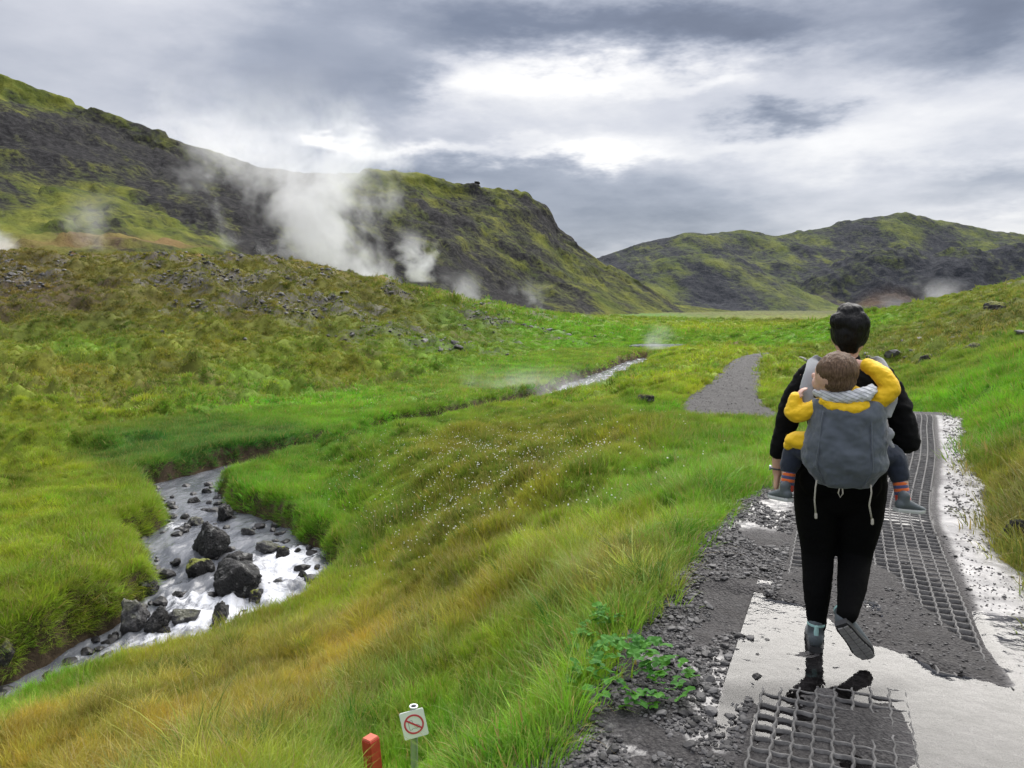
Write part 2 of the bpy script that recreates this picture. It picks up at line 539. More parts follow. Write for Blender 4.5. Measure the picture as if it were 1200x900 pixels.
# ------------------------------------------------------------------ colour zones of the vegetation
GOLD, OLIVE, BRIGHT, YELLOW, DEEP, PALE, DRY = (.31, .25, .045), (.17, .185, .03), (.125, .29, .022), (.245, .315, .028), (.045, .15, .03), (.27, .28, .09), (.29, .23, .08)
MIDG = (.14, .235, .03)
ZONES = [
    (60, 880, GOLD), (200, 860, GOLD), (330, 850, GOLD), (250, 800, GOLD), (400, 760, GOLD), (340, 780, GOLD), (470, 700, (.27, .22, .035)), (560, 720, (.25, .22, .035)), (420, 880, MIDG), (520, 860, BRIGHT), (600, 880, BRIGHT), (640, 800, MIDG), (560, 790, YELLOW),
    (700, 870, BRIGHT), (700, 760, MIDG), (720, 700, DRY), (640, 640, YELLOW), (560, 640, (.23, .22, .03)), (640, 560, OLIVE), (560, 560, OLIVE), (480, 600, OLIVE), (520, 530, OLIVE), (600, 520, OLIVE), (430, 560, MIDG), (420, 640, MIDG), (380, 610, BRIGHT),
    (330, 580, BRIGHT), (400, 680, YELLOW), (740, 640, YELLOW), (760, 570, BRIGHT), (840, 580, BRIGHT), (830, 650, BRIGHT), (860, 530, BRIGHT), (720, 520, (.17, .21, .03)), (760, 480, BRIGHT), (690, 490, OLIVE), (800, 450, YELLOW), (740, 440, MIDG), (830, 420, YELLOW),
    (60, 600, YELLOW), (80, 680, YELLOW), (30, 740, YELLOW), (120, 640, YELLOW), (100, 720, (.19, .24, .025)), (40, 790, BRIGHT), (170, 540, DEEP), (250, 530, DEEP), (330, 540, DEEP), (230, 555, DEEP), (300, 510, BRIGHT), (400, 500, BRIGHT), (60, 500, (.2, .25, .03)), (150, 490, (.19, .25, .03)), (30, 550, (.2, .26, .03)),
    (400, 520, BRIGHT), (500, 480, MIDG), (80, 440, (.20, .19, .035)), (200, 440, (.14, .15, .03)), (300, 450, MIDG), (400, 440, OLIVE), (500, 440, MIDG), (600, 440, BRIGHT), (550, 420, MIDG), (650, 400, BRIGHT), (700, 390, BRIGHT), (100, 410, MIDG), (250, 410, OLIVE),
    (100, 370, (.10, .095, .028)), (300, 350, (.13, .125, .03)), (450, 360, (.12, .13, .028)), (550, 380, (.11, .18, .03)), (200, 330, (.13, .125, .03)), (30, 330, (.12, .10, .03)), (380, 330, (.13, .13, .03)), (740, 370, (.10, .22, .03)), (850, 385, YELLOW), (800, 375, MIDG), (920, 373, (.16, .18, .04)), (860, 368, (.13, .15, .04)),
    (960, 400, BRIGHT), (1050, 400, (.14, .17, .035)), (1150, 380, (.13, .14, .035)), (1180, 340, (.17, .20, .04)), (1100, 440, MIDG), (1150, 460, BRIGHT), (1190, 500, BRIGHT), (1180, 560, (.2, .2, .04)), (1195, 600, (.17, .17, .04)),
]
ZP = np.array([raw_pix(a, b)[:2] for a, b, _ in ZONES])
FARZ = [(-150, 200, (.10, .11, .03)), (0, 220, (.11, .14, .03)), (60, 180, (.14, .17, .03)), (80, 260, (.12, .13, .035)), (150, 320, (.09, .10, .03)), (60, 350, (.11, .12, .035)), (200, 480, (.07, .08, .03)), (100, 600, (.07, .08, .03)), (600, 700, (.07, .08, .03)), (0, 2500, (.06, .07, .03))]
ZP = np.vstack([ZP, np.array([q[:2] for q in FARZ])])
ZF = feat(ZP[:, 0], ZP[:, 1])
ZC = np.array([c for *_, c in ZONES] + [q[2] for q in FARZ])

def zone_col(x, y):
    f = feat(np.asarray(x, float).reshape(-1), np.asarray(y, float).reshape(-1))
    out = np.zeros((len(f), 3))
    for i in range(0, len(f), 60000):
        g = f[i:i + 60000]
        r2 = ((g[:, None] - ZF[None]) ** 2).sum(-1) + 0.022
        ww = r2 ** -1.6
        out[i:i + 60000] = ww @ ZC / ww.sum(1)[:, None]
    return out * np.array([1.28, 1.30, 1.2])

# ------------------------------------------------------------------ ground sheet
ds = [-3.0]
while ds[-1] < 2900:
    ds.append(ds[-1] + max(0.035, 0.0078 * (ds[-1] + 2.0)))
ds = np.array(ds)
uc = np.concatenate([np.linspace(-2.2, -0.86, 40)[:-1], np.linspace(-0.86, 0.80, 520), np.linspace(0.80, 2.2, 40)[1:]])
GD, GU = np.meshgrid(ds, uc, indexing='ij')
GX = GU * (GD + 6)
GZ = ground_h(GX, GD)
gme = grid_mesh('ground', np.stack([GX, GD, GZ], -1))
gx, gy = GX.reshape(-1), GD.reshape(-1)
gcol = zone_col(gx, gy)
sdv = stream_sd(gx, gy)
pathmask = np.zeros(gx.shape)
kp = (gy < 46) & (gx > -4) & (gx < 18)
s_, w_, zp_, wl_, wr_ = path_sw(gx[kp], gy[kp])
pm = np.where(w_ < 0, -w_ - wl_, w_ - wr_)
pathmask[kp] = 1 - sstep(-0.05, 0.28, pm + 0.15 * fbm(gx[kp] * 2.2, gy[kp] * 2.2, 3.3, 3))
# bare earth on the cut banks of the stream and on the cut right of the path
slope = np.zeros_like(GZ)
gz0 = np.gradient(GZ, axis=0) / np.gradient(GD, axis=0)
gz1 = np.gradient(GZ, axis=1) / np.maximum(np.gradient(GX, axis=1), 1e-6)
slope = np.hypot(gz0, gz1).reshape(-1)
earth = np.clip(sstep(0.95, 1.7, slope) * ((sdv < 1.3) | (gy < 9)), 0, 1)
earth = np.maximum(earth, (sdv < 0.02) * 1.0)
rock = mound_mask(gx, gy) * sstep(-0.02, 0.28, fbm(gx * 0.16, gy * 0.16, 8.8, 4) + 0.10)
rock = np.maximum(rock, sstep(0.1, 0.35, fbm(gx * 0.1, gy * 0.07, 2.8, 4)) * 0.8 * sstep(8, 30, gx - .15 * gy) * sstep(20, 40, gy) * (gy < 110))
# warm fumarole ground behind the mound
warm = np.exp(-((gx + 45) / 30) ** 2 - ((gy - 92) / 12) ** 2) * 1.1
b2 = raw_pix(930, 372)
p1_ = raw_pix(850, 408)
warm = np.maximum(warm, 0.8 * np.exp(-((gx - p1_[0]) / 9) ** 2 - ((gy - p1_[1] - 3) / 2.2) ** 2))
soil_c = raw_pix(35, 352)
soil = np.exp(-((gx - soil_c[0]) / 5) ** 2 - ((gy - soil_c[1]) / 9) ** 2)
earth = np.maximum(earth, sstep(.25, .7, soil + .35 * fbm(gx * .5, gy * .5, 4.9, 4)) * .8 * (soil > .05))
set_attr(gme, 'col', gcol, 'FLOAT_COLOR')
set_attr(gme, 'path', pathmask)
set_attr(gme, 'earth', earth)
set_attr(gme, 'rock', rock)
set_attr(gme, 'warm', np.clip(warm + 0.6 * warm * fbm(gx * .2, gy * .2, 1.1, 3), 0, 1))

m_ground, nb, p = new_mat('meadow_ground')
pos = nb.new('ShaderNodeNewGeometry').outputs['Position']
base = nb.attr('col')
n1 = nb.noise(pos, 0.9, 6, 0.65)
n2 = nb.noise(pos, 7.0, 5, 0.65)
n3 = nb.noise(pos, 0.11, 5, 0.6)
c = nb.mix(nb.mr(n1, 0.35, 0.7), nb.vm('SCALE', base, scale=0.40), nb.vm('SCALE', base, scale=0.80))  # thatch tone, with the shade among grass tufts put into the colour
c = nb.mix(nb.mr(n2, 0.4, 0.75, 0, 0.6), c, nb.vm('MULTIPLY', c, (0.55, 0.5, 0.6)))
c = nb.mix(nb.mr(n3, 0.48, 0.66, 0, 0.6), c, (0.10, 0.085, 0.03))
c = nb.mix(nb.m('MULTIPLY', nb.attr('rock', out='Fac'), nb.mr(n2, 0.38, 0.55)), c, nb.ramp(nb.noise(pos, 3.0, 6, 0.7), [(0.3, (.05, .045, .045)), (.6, (.13, .12, .115)), (.75, (.24, .23, .22))]))
c = nb.mix(nb.attr('warm', out='Fac'), c, nb.ramp(nb.noise(pos, 0.35, 5, 0.6), [(.35, (.13, .08, .055)), (.55, (.33, .17, .07)), (.7, (.30, .24, .2))]))
c = nb.mix(nb.attr('earth', out='Fac'), c, nb.ramp(nb.noise(pos, 5, 5, 0.6), [(.3, (.03, .023, .016)), (.6, (.075, .055, .036)), (.75, (.12, .095, .06))]))
c = nb.mix(nb.attr('path', out='Fac'), c, nb.ramp(nb.noise(pos, 9, 6, 0.7), [(.3, (.05, .047, .048)), (.55, (.11, .105, .105)), (.75, (.2, .19, .185))]))
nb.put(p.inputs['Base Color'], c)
p.inputs['Roughness'].default_value = 0.85
p.inputs['Specular IOR Level'].default_value = 0.08
nb.put(p.inputs['Normal'], nb.bump(nb.m('ADD', nb.m('MULTIPLY', n2, 0.5), nb.noise(pos, 26, 4, 0.7)), 0.7, 0.04))
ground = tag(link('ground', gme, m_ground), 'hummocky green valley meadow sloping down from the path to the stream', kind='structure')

# ------------------------------------------------------------------ stream water
wyv = np.concatenate([np.linspace(4.0, 18, 330), np.linspace(18.1, 52, 200)])
wxv = np.linspace(0, 1, 150)
xl = np.interp(wyv, [4, 7, 9, 10, 12, 14, 16, 18, 20, 24, 28, 34, 40, 52], [-14, -10, -7.5, -6.7, -7.2, -7.4, -9, -9.5, -8.6, -6, -2.6, 1.2, 3.8, 7.5])
xr_ = np.interp(wyv, [4, 7, 9, 10, 12, 14, 16, 18, 20, 24, 28, 34, 40, 52], [-11, -6, -3.5, -2.8, -2.3, -3.8, -5.6, -5.2, -3.9, -.8, 2.4, 5.4, 7.8, 12])
WX = xl[:, None] + (xr_ - xl)[:, None] * wxv[None]
WY = np.repeat(wyv[:, None], len(wxv), 1)
FOAM = [(330, 668, .75, 1.0), (355, 680, .55, .9), (345, 660, .6, .9), (310, 690, .6, .9), (270, 722, .6, 1.0), (240, 718, .5, .9), (230, 742, .6, 1.0), (205, 722, .6, .7), (290, 735, .5, .9), (180, 768, .7, .65), (130, 790, .7, .5), (80, 805, .6, .5),
        (205, 622, .5, .65), (285, 612, .5, .55), (262, 614, .4, .5), (250, 690, .4, .5), (365, 660, .4, .7), (320, 705, .5, .9)]
rough = np.zeros_like(WX)
foam = np.zeros_like(WX)
for fx_, fy_, fr_, fa_ in FOAM:
    dd_ = 10.0
    for _ in range(6):
        dd_ = (CAMZ - float(water_z(dd_))) * F / (fy_ - HOR)
    fp = pix(fx_, fy_, dd_)
    g_ = np.exp(-((WX - fp[0]) ** 2 + (WY - fp[1]) ** 2) / fr_ ** 2)
    foam = np.maximum(foam, fa_ * g_)
rapid = sstep(9.3, 10.4, WY) * (1 - sstep(11.8, 13.4, WY)) + 0.35 * np.exp(-((WY - 13.9) / .35) ** 2)
foam = np.maximum(foam, sstep(24, 27, WY) * 0.5)
foam = np.maximum(foam, .34 * sstep(12, 13.2, WY) * (1 - sstep(15, 16.5, WY)))
WZ = water_z(WY) + 0.006 * fbm(WX * 1.6, WY * 1.2, 0.5, 3) + (0.004 + 0.05 * np.clip(rapid, 0, 1) + 0.05 * foam) * fbm(WX * 3.5, WY * 2.3, 2.5, 4) + 0.05 * foam
wme = grid_mesh('stream', np.stack([WX, WY, WZ], -1))
set_attr(wme, 'foam', foam)
m_water, nb, p = new_mat('milky_stream_water')
pos = nb.new('ShaderNodeNewGeometry').outputs['Position']
fo = nb.attr('foam', out='Fac')
fn = nb.noise(nb.vm('MULTIPLY', pos, (1.0, 0.75, 1.0)), 5.5, 7, 0.68, dist=0.8)
fn2 = nb.noise(pos, 30, 4, 0.6)
fm = nb.mr(nb.m('ADD', fo, nb.m('MULTIPLY', nb.m('SUBTRACT', fn, 0.5), 1.5)), 0.48, 0.95)
wcol = nb.mix(nb.mr(nb.noise(nb.vm('MULTIPLY', pos, (1.0, 0.5, 1.0)), 2.2, 5, .65, dist=.6), .35, .65), (.065, .07, .08), (.15, .155, .168))
nb.put(p.inputs['Base Color'], nb.mix(fm, wcol, (.62, .63, .66)))
nb.put(p.inputs['Roughness'], nb.mr(fm, 0, 1, 0.12, 0.6))
p.inputs['IOR'].default_value = 1.33
p.inputs['Specular IOR Level'].default_value = 0.6
rip = nb.noise(nb.vm('MULTIPLY', pos, (1.0, 0.6, 1.0)), 7, 5, 0.6, dist=0.5)
nb.put(p.inputs['Normal'], nb.bump(nb.m('ADD', nb.m('MULTIPLY', rip, .8), nb.m('MULTIPLY', nb.m('MULTIPLY', fm, fn2), 0.9)), 0.5, 0.05))
tag(link('stream', wme, m_water), 'milky grey stream with white rapids', kind='structure')

# pool of warm water farther up the valley
pc = raw_pix(785, 411)
th = np.linspace(0, 2 * np.pi, 60, endpoint=False)
rr = 1 + 0.22 * fbm(np.cos(th) * 1.5, np.sin(th) * 1.5, 0.4, 3)
pv = [(pc[0], pc[1], 0)] + [(pc[0] + 3.6 * r_ * math.cos(t_), pc[1] + 2.2 * r_ * math.sin(t_), 0) for t_, r_ in zip(th, rr)]
pz = float(np.percentile(ground_h(np.array([q[0] for q in pv]), np.array([q[1] for q in pv])), 80)) + 0.03
pv = [(a, b, pz) for a, b, _ in pv] + [(a * 1.0, b, pz - 0.8) for a, b, _ in pv[1:]]
pf = [(0, 1 + i, 1 + (i + 1) % 60) for i in range(60)] + [(1 + i, 61 + i, 61 + (i + 1) % 60, 1 + (i + 1) % 60) for i in range(60)]
tag(link('hot_pool', mesh_pd('hot_pool', pv, pf), m_water, smooth=False), 'small pale hot pool steaming on the valley floor', kind='structure')

# ------------------------------------------------------------------ hills
def hill_mat(name, rock_a, rock_b, moss_a, moss_b, sc_, shear):
    m, nb, p = new_mat(name)
    pos = nb.new('ShaderNodeNewGeometry').outputs['Position']
    uv = nb.attr('hv', out='Vector')
    st = nb.noise(nb.vm('MULTIPLY', uv, shear), 1.0, 8, 0.68, dist=0.3)
    nn = nb.noise(pos, sc_, 8, 0.68)
    nf = nb.noise(pos, sc_ * 7, 6, 0.72)
    mo = nb.attr('moss', out='Fac')
    f = nb.m('ADD', mo, nb.m('ADD', nb.m('MULTIPLY', nb.m('SUBTRACT', st, .5), 2.4), nb.m('ADD', nb.m('MULTIPLY', nb.m('SUBTRACT', nn, .5), 1.4), nb.m('MULTIPLY', nb.m('SUBTRACT', nf, .5), 1.9))))
    f = nb.mr(f, 0.10, 1.0)
    rk = nb.mix(nb.mr(nf, .35, .7), rock_a, rock_b)
    ms = nb.mix(nb.mr(nn, .35, .7), moss_a, moss_b)
    ms = nb.mix(nb.mr(nf, .45, .7, 0, .7), ms, nb.vm('SCALE', ms, scale=0.5))
    c = nb.mix(f, rk, ms)
    c = nb.mix(nb.m('MULTIPLY', nb.attr('warm', out='Fac'), .8), c, (.19, .115, .06))
    nb.put(p.inputs['Base Color'], c)
    p.inputs['Roughness'].default_value = 0.95
    p.inputs['Specular IOR Level'].default_value = 0.04
    nb.put(p.inputs['Normal'], nb.bump(nb.m('ADD', nn, nb.m('MULTIPLY', nf, 0.5)), 1.0, 0.12 / sc_))
    return m

def hill(name, label, rows, nx, ny, mosspts, mat, amp, wav, warmpts=(), crag=0.0, zbase=-8):
    lo = min(r[0][0] for r in rows); hi = max(r[-1][0] for r in rows)
    px = np.linspace(lo, hi, nx)
    pts, pps = [], []
    for r in rows:
        r = np.array(r, float)
        py, d = np.interp(px, r[:, 0], r[:, 1]), np.interp(px, r[:, 0], r[:, 2])
        k = max(3, nx // 220)
        ker = np.hanning(k + 2)[1:-1]; ker /= ker.sum()
        py = np.convolve(np.pad(py, k, mode='edge'), ker, 'same')[k:-k]
        d = np.convolve(np.pad(d, k, mode='edge'), ker, 'same')[k:-k]
        pts.append(pix(px, py, d)); pps.append(py)
    f0 = pts[0].copy(); f0[:, 1] -= 0.05 * f0[:, 1]; f0[:, 2] = zbase
    b0 = pts[-1].copy(); b0[:, :2] *= 1.12; b0[:, 2] = b0[:, 2] * 0.75
    b1 = pts[-1].copy(); b1[:, :2] *= 1.5; b1[:, 2] = zbase
    ctrl = np.stack([f0] + pts + [b0, b1])
    pyc = np.stack([pps[0] + 20] + pps + [pps[-1] - 10, pps[-1] - 10])
    nr = len(ctrl)
    per = max(2, ny // (nr - 1))
    tt = np.linspace(0, nr - 1, per * (nr - 1) + 1)
    P = np.zeros((len(tt), nx, 3)); PY = np.zeros((len(tt), nx))
    Q = np.concatenate([2 * ctrl[:1] - ctrl[1:2], ctrl, 2 * ctrl[-1:] - ctrl[-2:-1]])
    for j, t in enumerate(tt):
        i = min(int(t), nr - 2); f = t - i
        a, b, c_, e = Q[i], Q[i + 1], Q[i + 2], Q[i + 3]
        cat = 0.5 * (2 * b + (c_ - a) * f + (2 * a - 5 * b + 4 * c_ - e) * f * f + (3 * b - a - 3 * c_ + e) * f ** 3)
        lin = b + (c_ - b) * f
        P[j] = 0.5 * cat + 0.5 * lin
        PY[j] = pyc[i] * (1 - f) + pyc[i + 1] * f
    X, Y, Z = P[..., 0], P[..., 1], P[..., 2]
    n = fbm(X / wav, Y / wav, Z / wav, 5, 0.52)
    rid = 1 - np.abs(fbm(X / (wav * 0.8), Y / (wav * 2.0), Z / (wav * 1.6), 4) * 1.4)
    fine = fbm(X / (wav * .16), Y / (wav * .16), Z / (wav * .16), 4, 0.6)
    dz = amp * (0.55 * n + 0.55 * (rid - 0.6) + 0.16 * fine) * sstep(-6, 6, Z)
    step = crag * sstep(0.05, 0.25, fbm(X / (wav * .5), Y / (wav * .5), Z / (wav * .25), 4))
    P[..., 2] = Z + dz + step * sstep(2, 10, Z)
    P[..., 1] = Y - 0.8 * dz
    me = grid_mesh(name, P)
    mp = np.array(mosspts, float)
    PXX = np.broadcast_to(px[None], PY.shape)
    num = np.zeros(PY.shape); den = np.zeros(PY.shape)
    for a, b, v in mp:
        ww = (((PXX - a) / 1.0) ** 2 + ((PY - b) * 1.6) ** 2 + 60) ** -1.8
        num += ww * v; den += ww
    set_attr(me, 'moss', num / den)
    wm = np.zeros(PY.shape)
    for a, b, ra, rb_, v in warmpts:
        wm = np.maximum(wm, v * np.exp(-((PXX - a) / ra) ** 2 - ((PY - b) / rb_) ** 2))
    wm = np.clip(wm * (0.75 + 0.9 * fbm(X / wav * 2, Y / wav * 2, 0.3, 4)), 0, 1)
    set_attr(me, 'warm', wm)
    set_attr(me, 'hv', np.stack([(PXX + .65 * PY) / 100, (PY - .62 * PXX) / 100, 0 * PY], -1), 'FLOAT_VECTOR')
    return tag(link(name, me, mat), label, kind='structure')

m_h1 = hill_mat('dark_scree', (.015, .015, .016), (.042, .041, .042), (.075, .10, .02), (.155, .16, .034), 0.08, (0.9, 4.5, 1.0))
m_h2 = hill_mat('far_scree', (.022, .025, .031), (.050, .052, .060), (.075, .10, .03), (.13, .145, .045), 0.03, (1.6, 5.0, 1.0))  # rock lifted towards grey-blue: distance haze put into the colour
hill('hill_left', 'dark steaming ridge with mossy lower slopes', [
    [(-500, 330, 95), (0, 322, 102), (150, 322, 106), (250, 330, 112), (330, 345, 125), (430, 360, 150), (600, 380, 190), (700, 378, 235), (800, 372, 300), (900, 366, 330)],
    [(-500, 270, 135), (0, 278, 130), (150, 285, 140), (250, 292, 150), (330, 305, 170), (430, 322, 195), (520, 332, 215), (600, 346, 240), (700, 352, 270), (800, 366, 315), (900, 368, 335)],
    [(-500, 150, 190), (0, 205, 180), (150, 232, 190), (250, 248, 200), (330, 258, 215), (430, 266, 240), (520, 280, 260), (600, 300, 280), (700, 335, 300), (800, 364, 325), (900, 370, 340)],
    [(-500, -60, 260), (-200, 40, 260), (0, 112, 250), (100, 147, 260), (180, 180, 265), (260, 203, 270), (330, 214, 280), (420, 222, 295), (520, 232, 315), (600, 242, 330), (640, 256, 335), (656, 284, 335), (700, 312, 335), (790, 360, 338), (900, 371, 345)],
    [(-500, -90, 275), (-200, 20, 272), (0, 95, 262), (50, 110, 266), (100, 128, 272), (180, 160, 278), (260, 183, 288), (330, 195, 298), (420, 207, 310), (480, 208, 325), (520, 213, 335), (560, 222, 343), (600, 228, 348), (625, 232, 350), (640, 238, 350), (648, 250, 350), (652, 266, 350), (675, 284, 350), (700, 302, 350), (740, 330, 350), (790, 358, 350), (900, 373, 350)]],
    900, 150,
    [(0, 100, .95), (60, 117, .8), (150, 155, .45), (250, 190, .22), (0, 150, .0), (60, 150, .1), (100, 180, -.05), (200, 215, .0), (150, 255, .62), (50, 255, .95), (0, 215, .35), (30, 225, .5), (100, 240, .6), (200, 278, .85), (250, 290, .8), (240, 245, -.05), (300, 275, -.05), (330, 225, .0), (30, 280, .9), (250, 262, .2),
     (450, 215, .6), (450, 240, .2), (450, 290, .1), (520, 222, .6), (520, 245, .32), (560, 275, .4), (600, 240, .5), (620, 250, .4), (620, 290, .5), (680, 320, .6), (740, 345, .6), (550, 315, .1), (600, 330, .2), (650, 345, .3), (645, 255, .05), (790, 362, .7), (-300, 100, .3)],
    m_h1, 3.0, 45, warmpts=[(80, 300, 90, 14, .9), (170, 296, 60, 10, .9), (0, 302, 60, 14, .9)], crag=1.6)
hill('mountain', 'far mossy mountain closing the valley', [
    [(560, 372, 560), (800, 372, 600), (1000, 370, 600), (1700, 370, 600)],
    [(560, 345, 700), (700, 345, 700), (800, 335, 700), (900, 340, 700), (960, 345, 700), (1050, 340, 690), (1200, 340, 680), (1700, 345, 680)],
    [(560, 335, 800), (700, 318, 800), (800, 300, 800), (880, 308, 800), (950, 302, 800), (1050, 300, 790), (1200, 305, 780), (1700, 330, 780)],
    [(560, 322, 900), (690, 306, 900), (715, 298, 900), (760, 283, 900), (800, 273, 900), (870, 272, 900), (920, 274, 900), (960, 268, 910), (1000, 258, 920), (1050, 252, 920), (1090, 256, 920), (1130, 266, 920), (1200, 278, 920), (1350, 300, 920), (1700, 335, 920)]],
    700, 110,
    [(720, 305, .35), (760, 290, .1), (800, 280, .5), (870, 278, .6), (920, 282, .6), (960, 275, .45), (1000, 270, .15), (1050, 258, .45), (1090, 262, .6), (1150, 275, .55), (1200, 285, .5), (1000, 290, .25), (1050, 280, .55), (950, 300, .35), (880, 300, .3), (1100, 300, .1), (1200, 305, .25), (1400, 320, .4)],
    m_h2, 7, 130, crag=2)
hill('knoll', 'rounded mossy knoll with grey scree before the far mountain', [
    [(650, 376, 400), (800, 374, 420), (960, 372, 430), (1060, 372, 430)],
    [(650, 362, 470), (720, 350, 470), (800, 348, 470), (900, 350, 470), (960, 360, 470), (1060, 370, 470)],
    [(650, 350, 540), (700, 330, 540), (740, 312, 540), (780, 302, 540), (830, 300, 540), (870, 306, 545), (905, 322, 550), (940, 340, 550), (980, 358, 550), (1060, 372, 550)]],
    360, 80,
    [(720, 325, .1), (760, 318, .35), (790, 306, .6), (830, 308, .65), (780, 335, .7), (760, 345, .8), (860, 345, -.1), (830, 340, .0), (870, 325, .1), (900, 335, .55), (930, 350, .75), (820, 325, .3), (850, 358, .2), (960, 362, .7)],
    m_h2, 4, 60, crag=0.4)
hill('cliff', 'dark rocky cliffs at the foot of the far mountain', [
    [(860, 374, 500), (1000, 370, 490), (1200, 366, 480), (1700, 362, 480)],
    [(860, 366, 560), (930, 355, 560), (1000, 348, 555), (1100, 346, 550), (1200, 342, 545), (1700, 335, 540)],
    [(860, 362, 620), (920, 345, 620), (960, 322, 620), (990, 303, 620), (1030, 293, 620), (1060, 296, 620), (1090, 303, 620), (1130, 292, 615), (1200, 289, 610), (1300, 296, 610), (1700, 310, 600)]],
    500, 90,
    [(930, 350, .6), (960, 335, .3), (1000, 310, .1), (1040, 300, .45), (1000, 340, .05), (1060, 330, -.05), (1100, 320, -.1), (1150, 310, .05), (1200, 300, .1), (1200, 340, -.05), (1120, 296, .35), (1300, 320, .1)],
    m_h2, 7, 60, warmpts=[(1050, 352, 80, 8, .35)], crag=2.5)
# ------------------------------------------------------------------ geometry-node scatter for what nobody could count
def proto_collection(name, meshes, mat):
    c = bpy.data.collections.new(name)
    for i, me in enumerate(meshes):
        me.materials.clear(); me.materials.append(mat)
        c.objects.link(bpy.data.objects.new('%s_%02d' % (name, i), me))
    return c

def scatter(name, label, protos, P, rot, scl, tint, idx, cat=None):
    me = bpy.data.meshes.new(name)
    me.vertices.add(len(P))
    me.vertices.foreach_set('co', np.asarray(P, np.float32).reshape(-1))
    set_attr(me, 'rot', rot, 'FLOAT_VECTOR')
    scl = np.asarray(scl, float)
    if scl.ndim == 1:
        scl = np.repeat(scl[:, None], 3, 1)
    set_attr(me, 'scl', scl, 'FLOAT_VECTOR')
    set_attr(me, 'tint', tint, 'FLOAT_COLOR')
    a = me.attributes.new('idx', 'INT', 'POINT')
    a.data.foreach_set('value', np.asarray(idx, np.int32))
    o = bpy.data.objects.new(name, me)
    COL.objects.link(o)
    ng = bpy.data.node_groups.new(name + '_scatter', 'GeometryNodeTree')
    ng.interface.new_socket('Geometry', in_out='INPUT', socket_type='NodeSocketGeometry')
    ng.interface.new_socket('Geometry', in_out='OUTPUT', socket_type='NodeSocketGeometry')
    N, L = ng.nodes, ng.links
    gi, go = N.new('NodeGroupInput'), N.new('NodeGroupOutput')
    ci = N.new('GeometryNodeCollectionInfo')
    ci.inputs['Collection'].default_value = protos
    ci.inputs['Separate Children'].default_value = True
    ci.inputs['Reset Children'].default_value = True
    ip = N.new('GeometryNodeInstanceOnPoints')
    ip.inputs['Pick Instance'].default_value = True
    def na(nm, dt):
        n = N.new('GeometryNodeInputNamedAttribute')
        n.data_type = dt
        n.inputs['Name'].default_value = nm
        return n.outputs['Attribute']
    er = N.new('FunctionNodeEulerToRotation')
    L.new(na('rot', 'FLOAT_VECTOR'), er.inputs[0])
    L.new(gi.outputs[0], ip.inputs['Points'])
    L.new(ci.outputs[0], ip.inputs['Instance'])
    L.new(na('idx', 'INT'), ip.inputs['Instance Index'])
    L.new(er.outputs[0], ip.inputs['Rotation'])
    L.new(na('scl', 'FLOAT_VECTOR'), ip.inputs['Scale'])
    L.new(ip.outputs[0], go.inputs[0])
    md = o.modifiers.new('scatter', 'NODES')
    md.node_group = ng
    return tag(o, label, kind='stuff', cat=cat)

def facet_rock(seed, sub=3, planes=14, rough=0.05, flat=1.0, nf=4.0):
    """angular stone: a sphere cut by random planes"""
    r_ = np.random.default_rng(seed)
    bm = bmesh.new()
    bmesh.ops.create_icosphere(bm, subdivisions=sub, radius=1)
    V = np.array([v.co[:] for v in bm.verts])
    Fc = [[v.index for v in f.verts] for f in bm.faces]
    bm.free()
    D = V / np.linalg.norm(V, axis=1)[:, None]
    n = r_.normal(size=(planes, 3)); n /= np.linalg.norm(n, axis=1)[:, None]
    h = r_.uniform(0.62, 1.0, planes)
    dots = D @ n.T
    rad = np.min(np.where(dots > 0.05, h / np.maximum(dots, 0.05), 9), axis=1)
    rad = np.minimum(rad, 1.25)
    q = D * nf + seed
    rad = rad * (1 + rough * fbm(q[:, 0], q[:, 1], q[:, 2], 4, .6))
    P = D * rad[:, None]
    P[:, 2] *= flat
    return P, Fc

# ------------------------------------------------------------------ path surface: gravel shoulder, filled mat bed, wet mud
s_a, s_b, s_end = s_at_y(-1.0), s_at_y(12.3), PS[-1]
sv = np.concatenate([np.arange(s_a, s_b, 0.02), np.arange(s_b, s_end, 0.09)])
wv = np.arange(-1.62, 1.46, 0.02)
SS, WW = np.meshgrid(sv, wv, indexing='ij')
PX_, PY_, PZ_ = path_at(SS, WW)
HM = 0.47                                   # half width of the mat
MAT_END = s_at_y(11.55)
onmat = (1 - sstep(HM - 0.03, HM + 0.05, np.abs(WW))) * (1 - sstep(MAT_END - .05, MAT_END + .1, SS))
cob = np.abs(fbm(PX_ * 14, PY_ * 14, 0.2, 3, 0.6))
lum_ = fbm(PX_ * 3.0, PY_ * 3.0, 5.5, 4)
fine_ = fbm(PX_ * 45, PY_ * 45, 1.5, 2)
left_ = sstep(-HM + 0.02, -HM - 0.12, WW)
right_ = sstep(HM, HM + 0.1, WW) * (SS < MAT_END)
far_ = sstep(MAT_END - 0.2, MAT_END + 0.5, SS)
hgt = onmat * (-0.016 + 0.004 * lum_ + 0.0015 * fine_)
hgt += left_ * (1 - far_) * (-0.012 + 0.016 * lum_ + 0.012 * cob + 0.003 * fine_ - 0.05 * sstep(-0.75, -1.3, WW))
hgt += right_ * (0.002 + 0.006 * lum_ + 0.004 * cob * sstep(.6, .9, WW) + 0.0006 * fine_)
hgt += far_ * (0.0 + 0.02 * lum_ + 0.012 * cob)
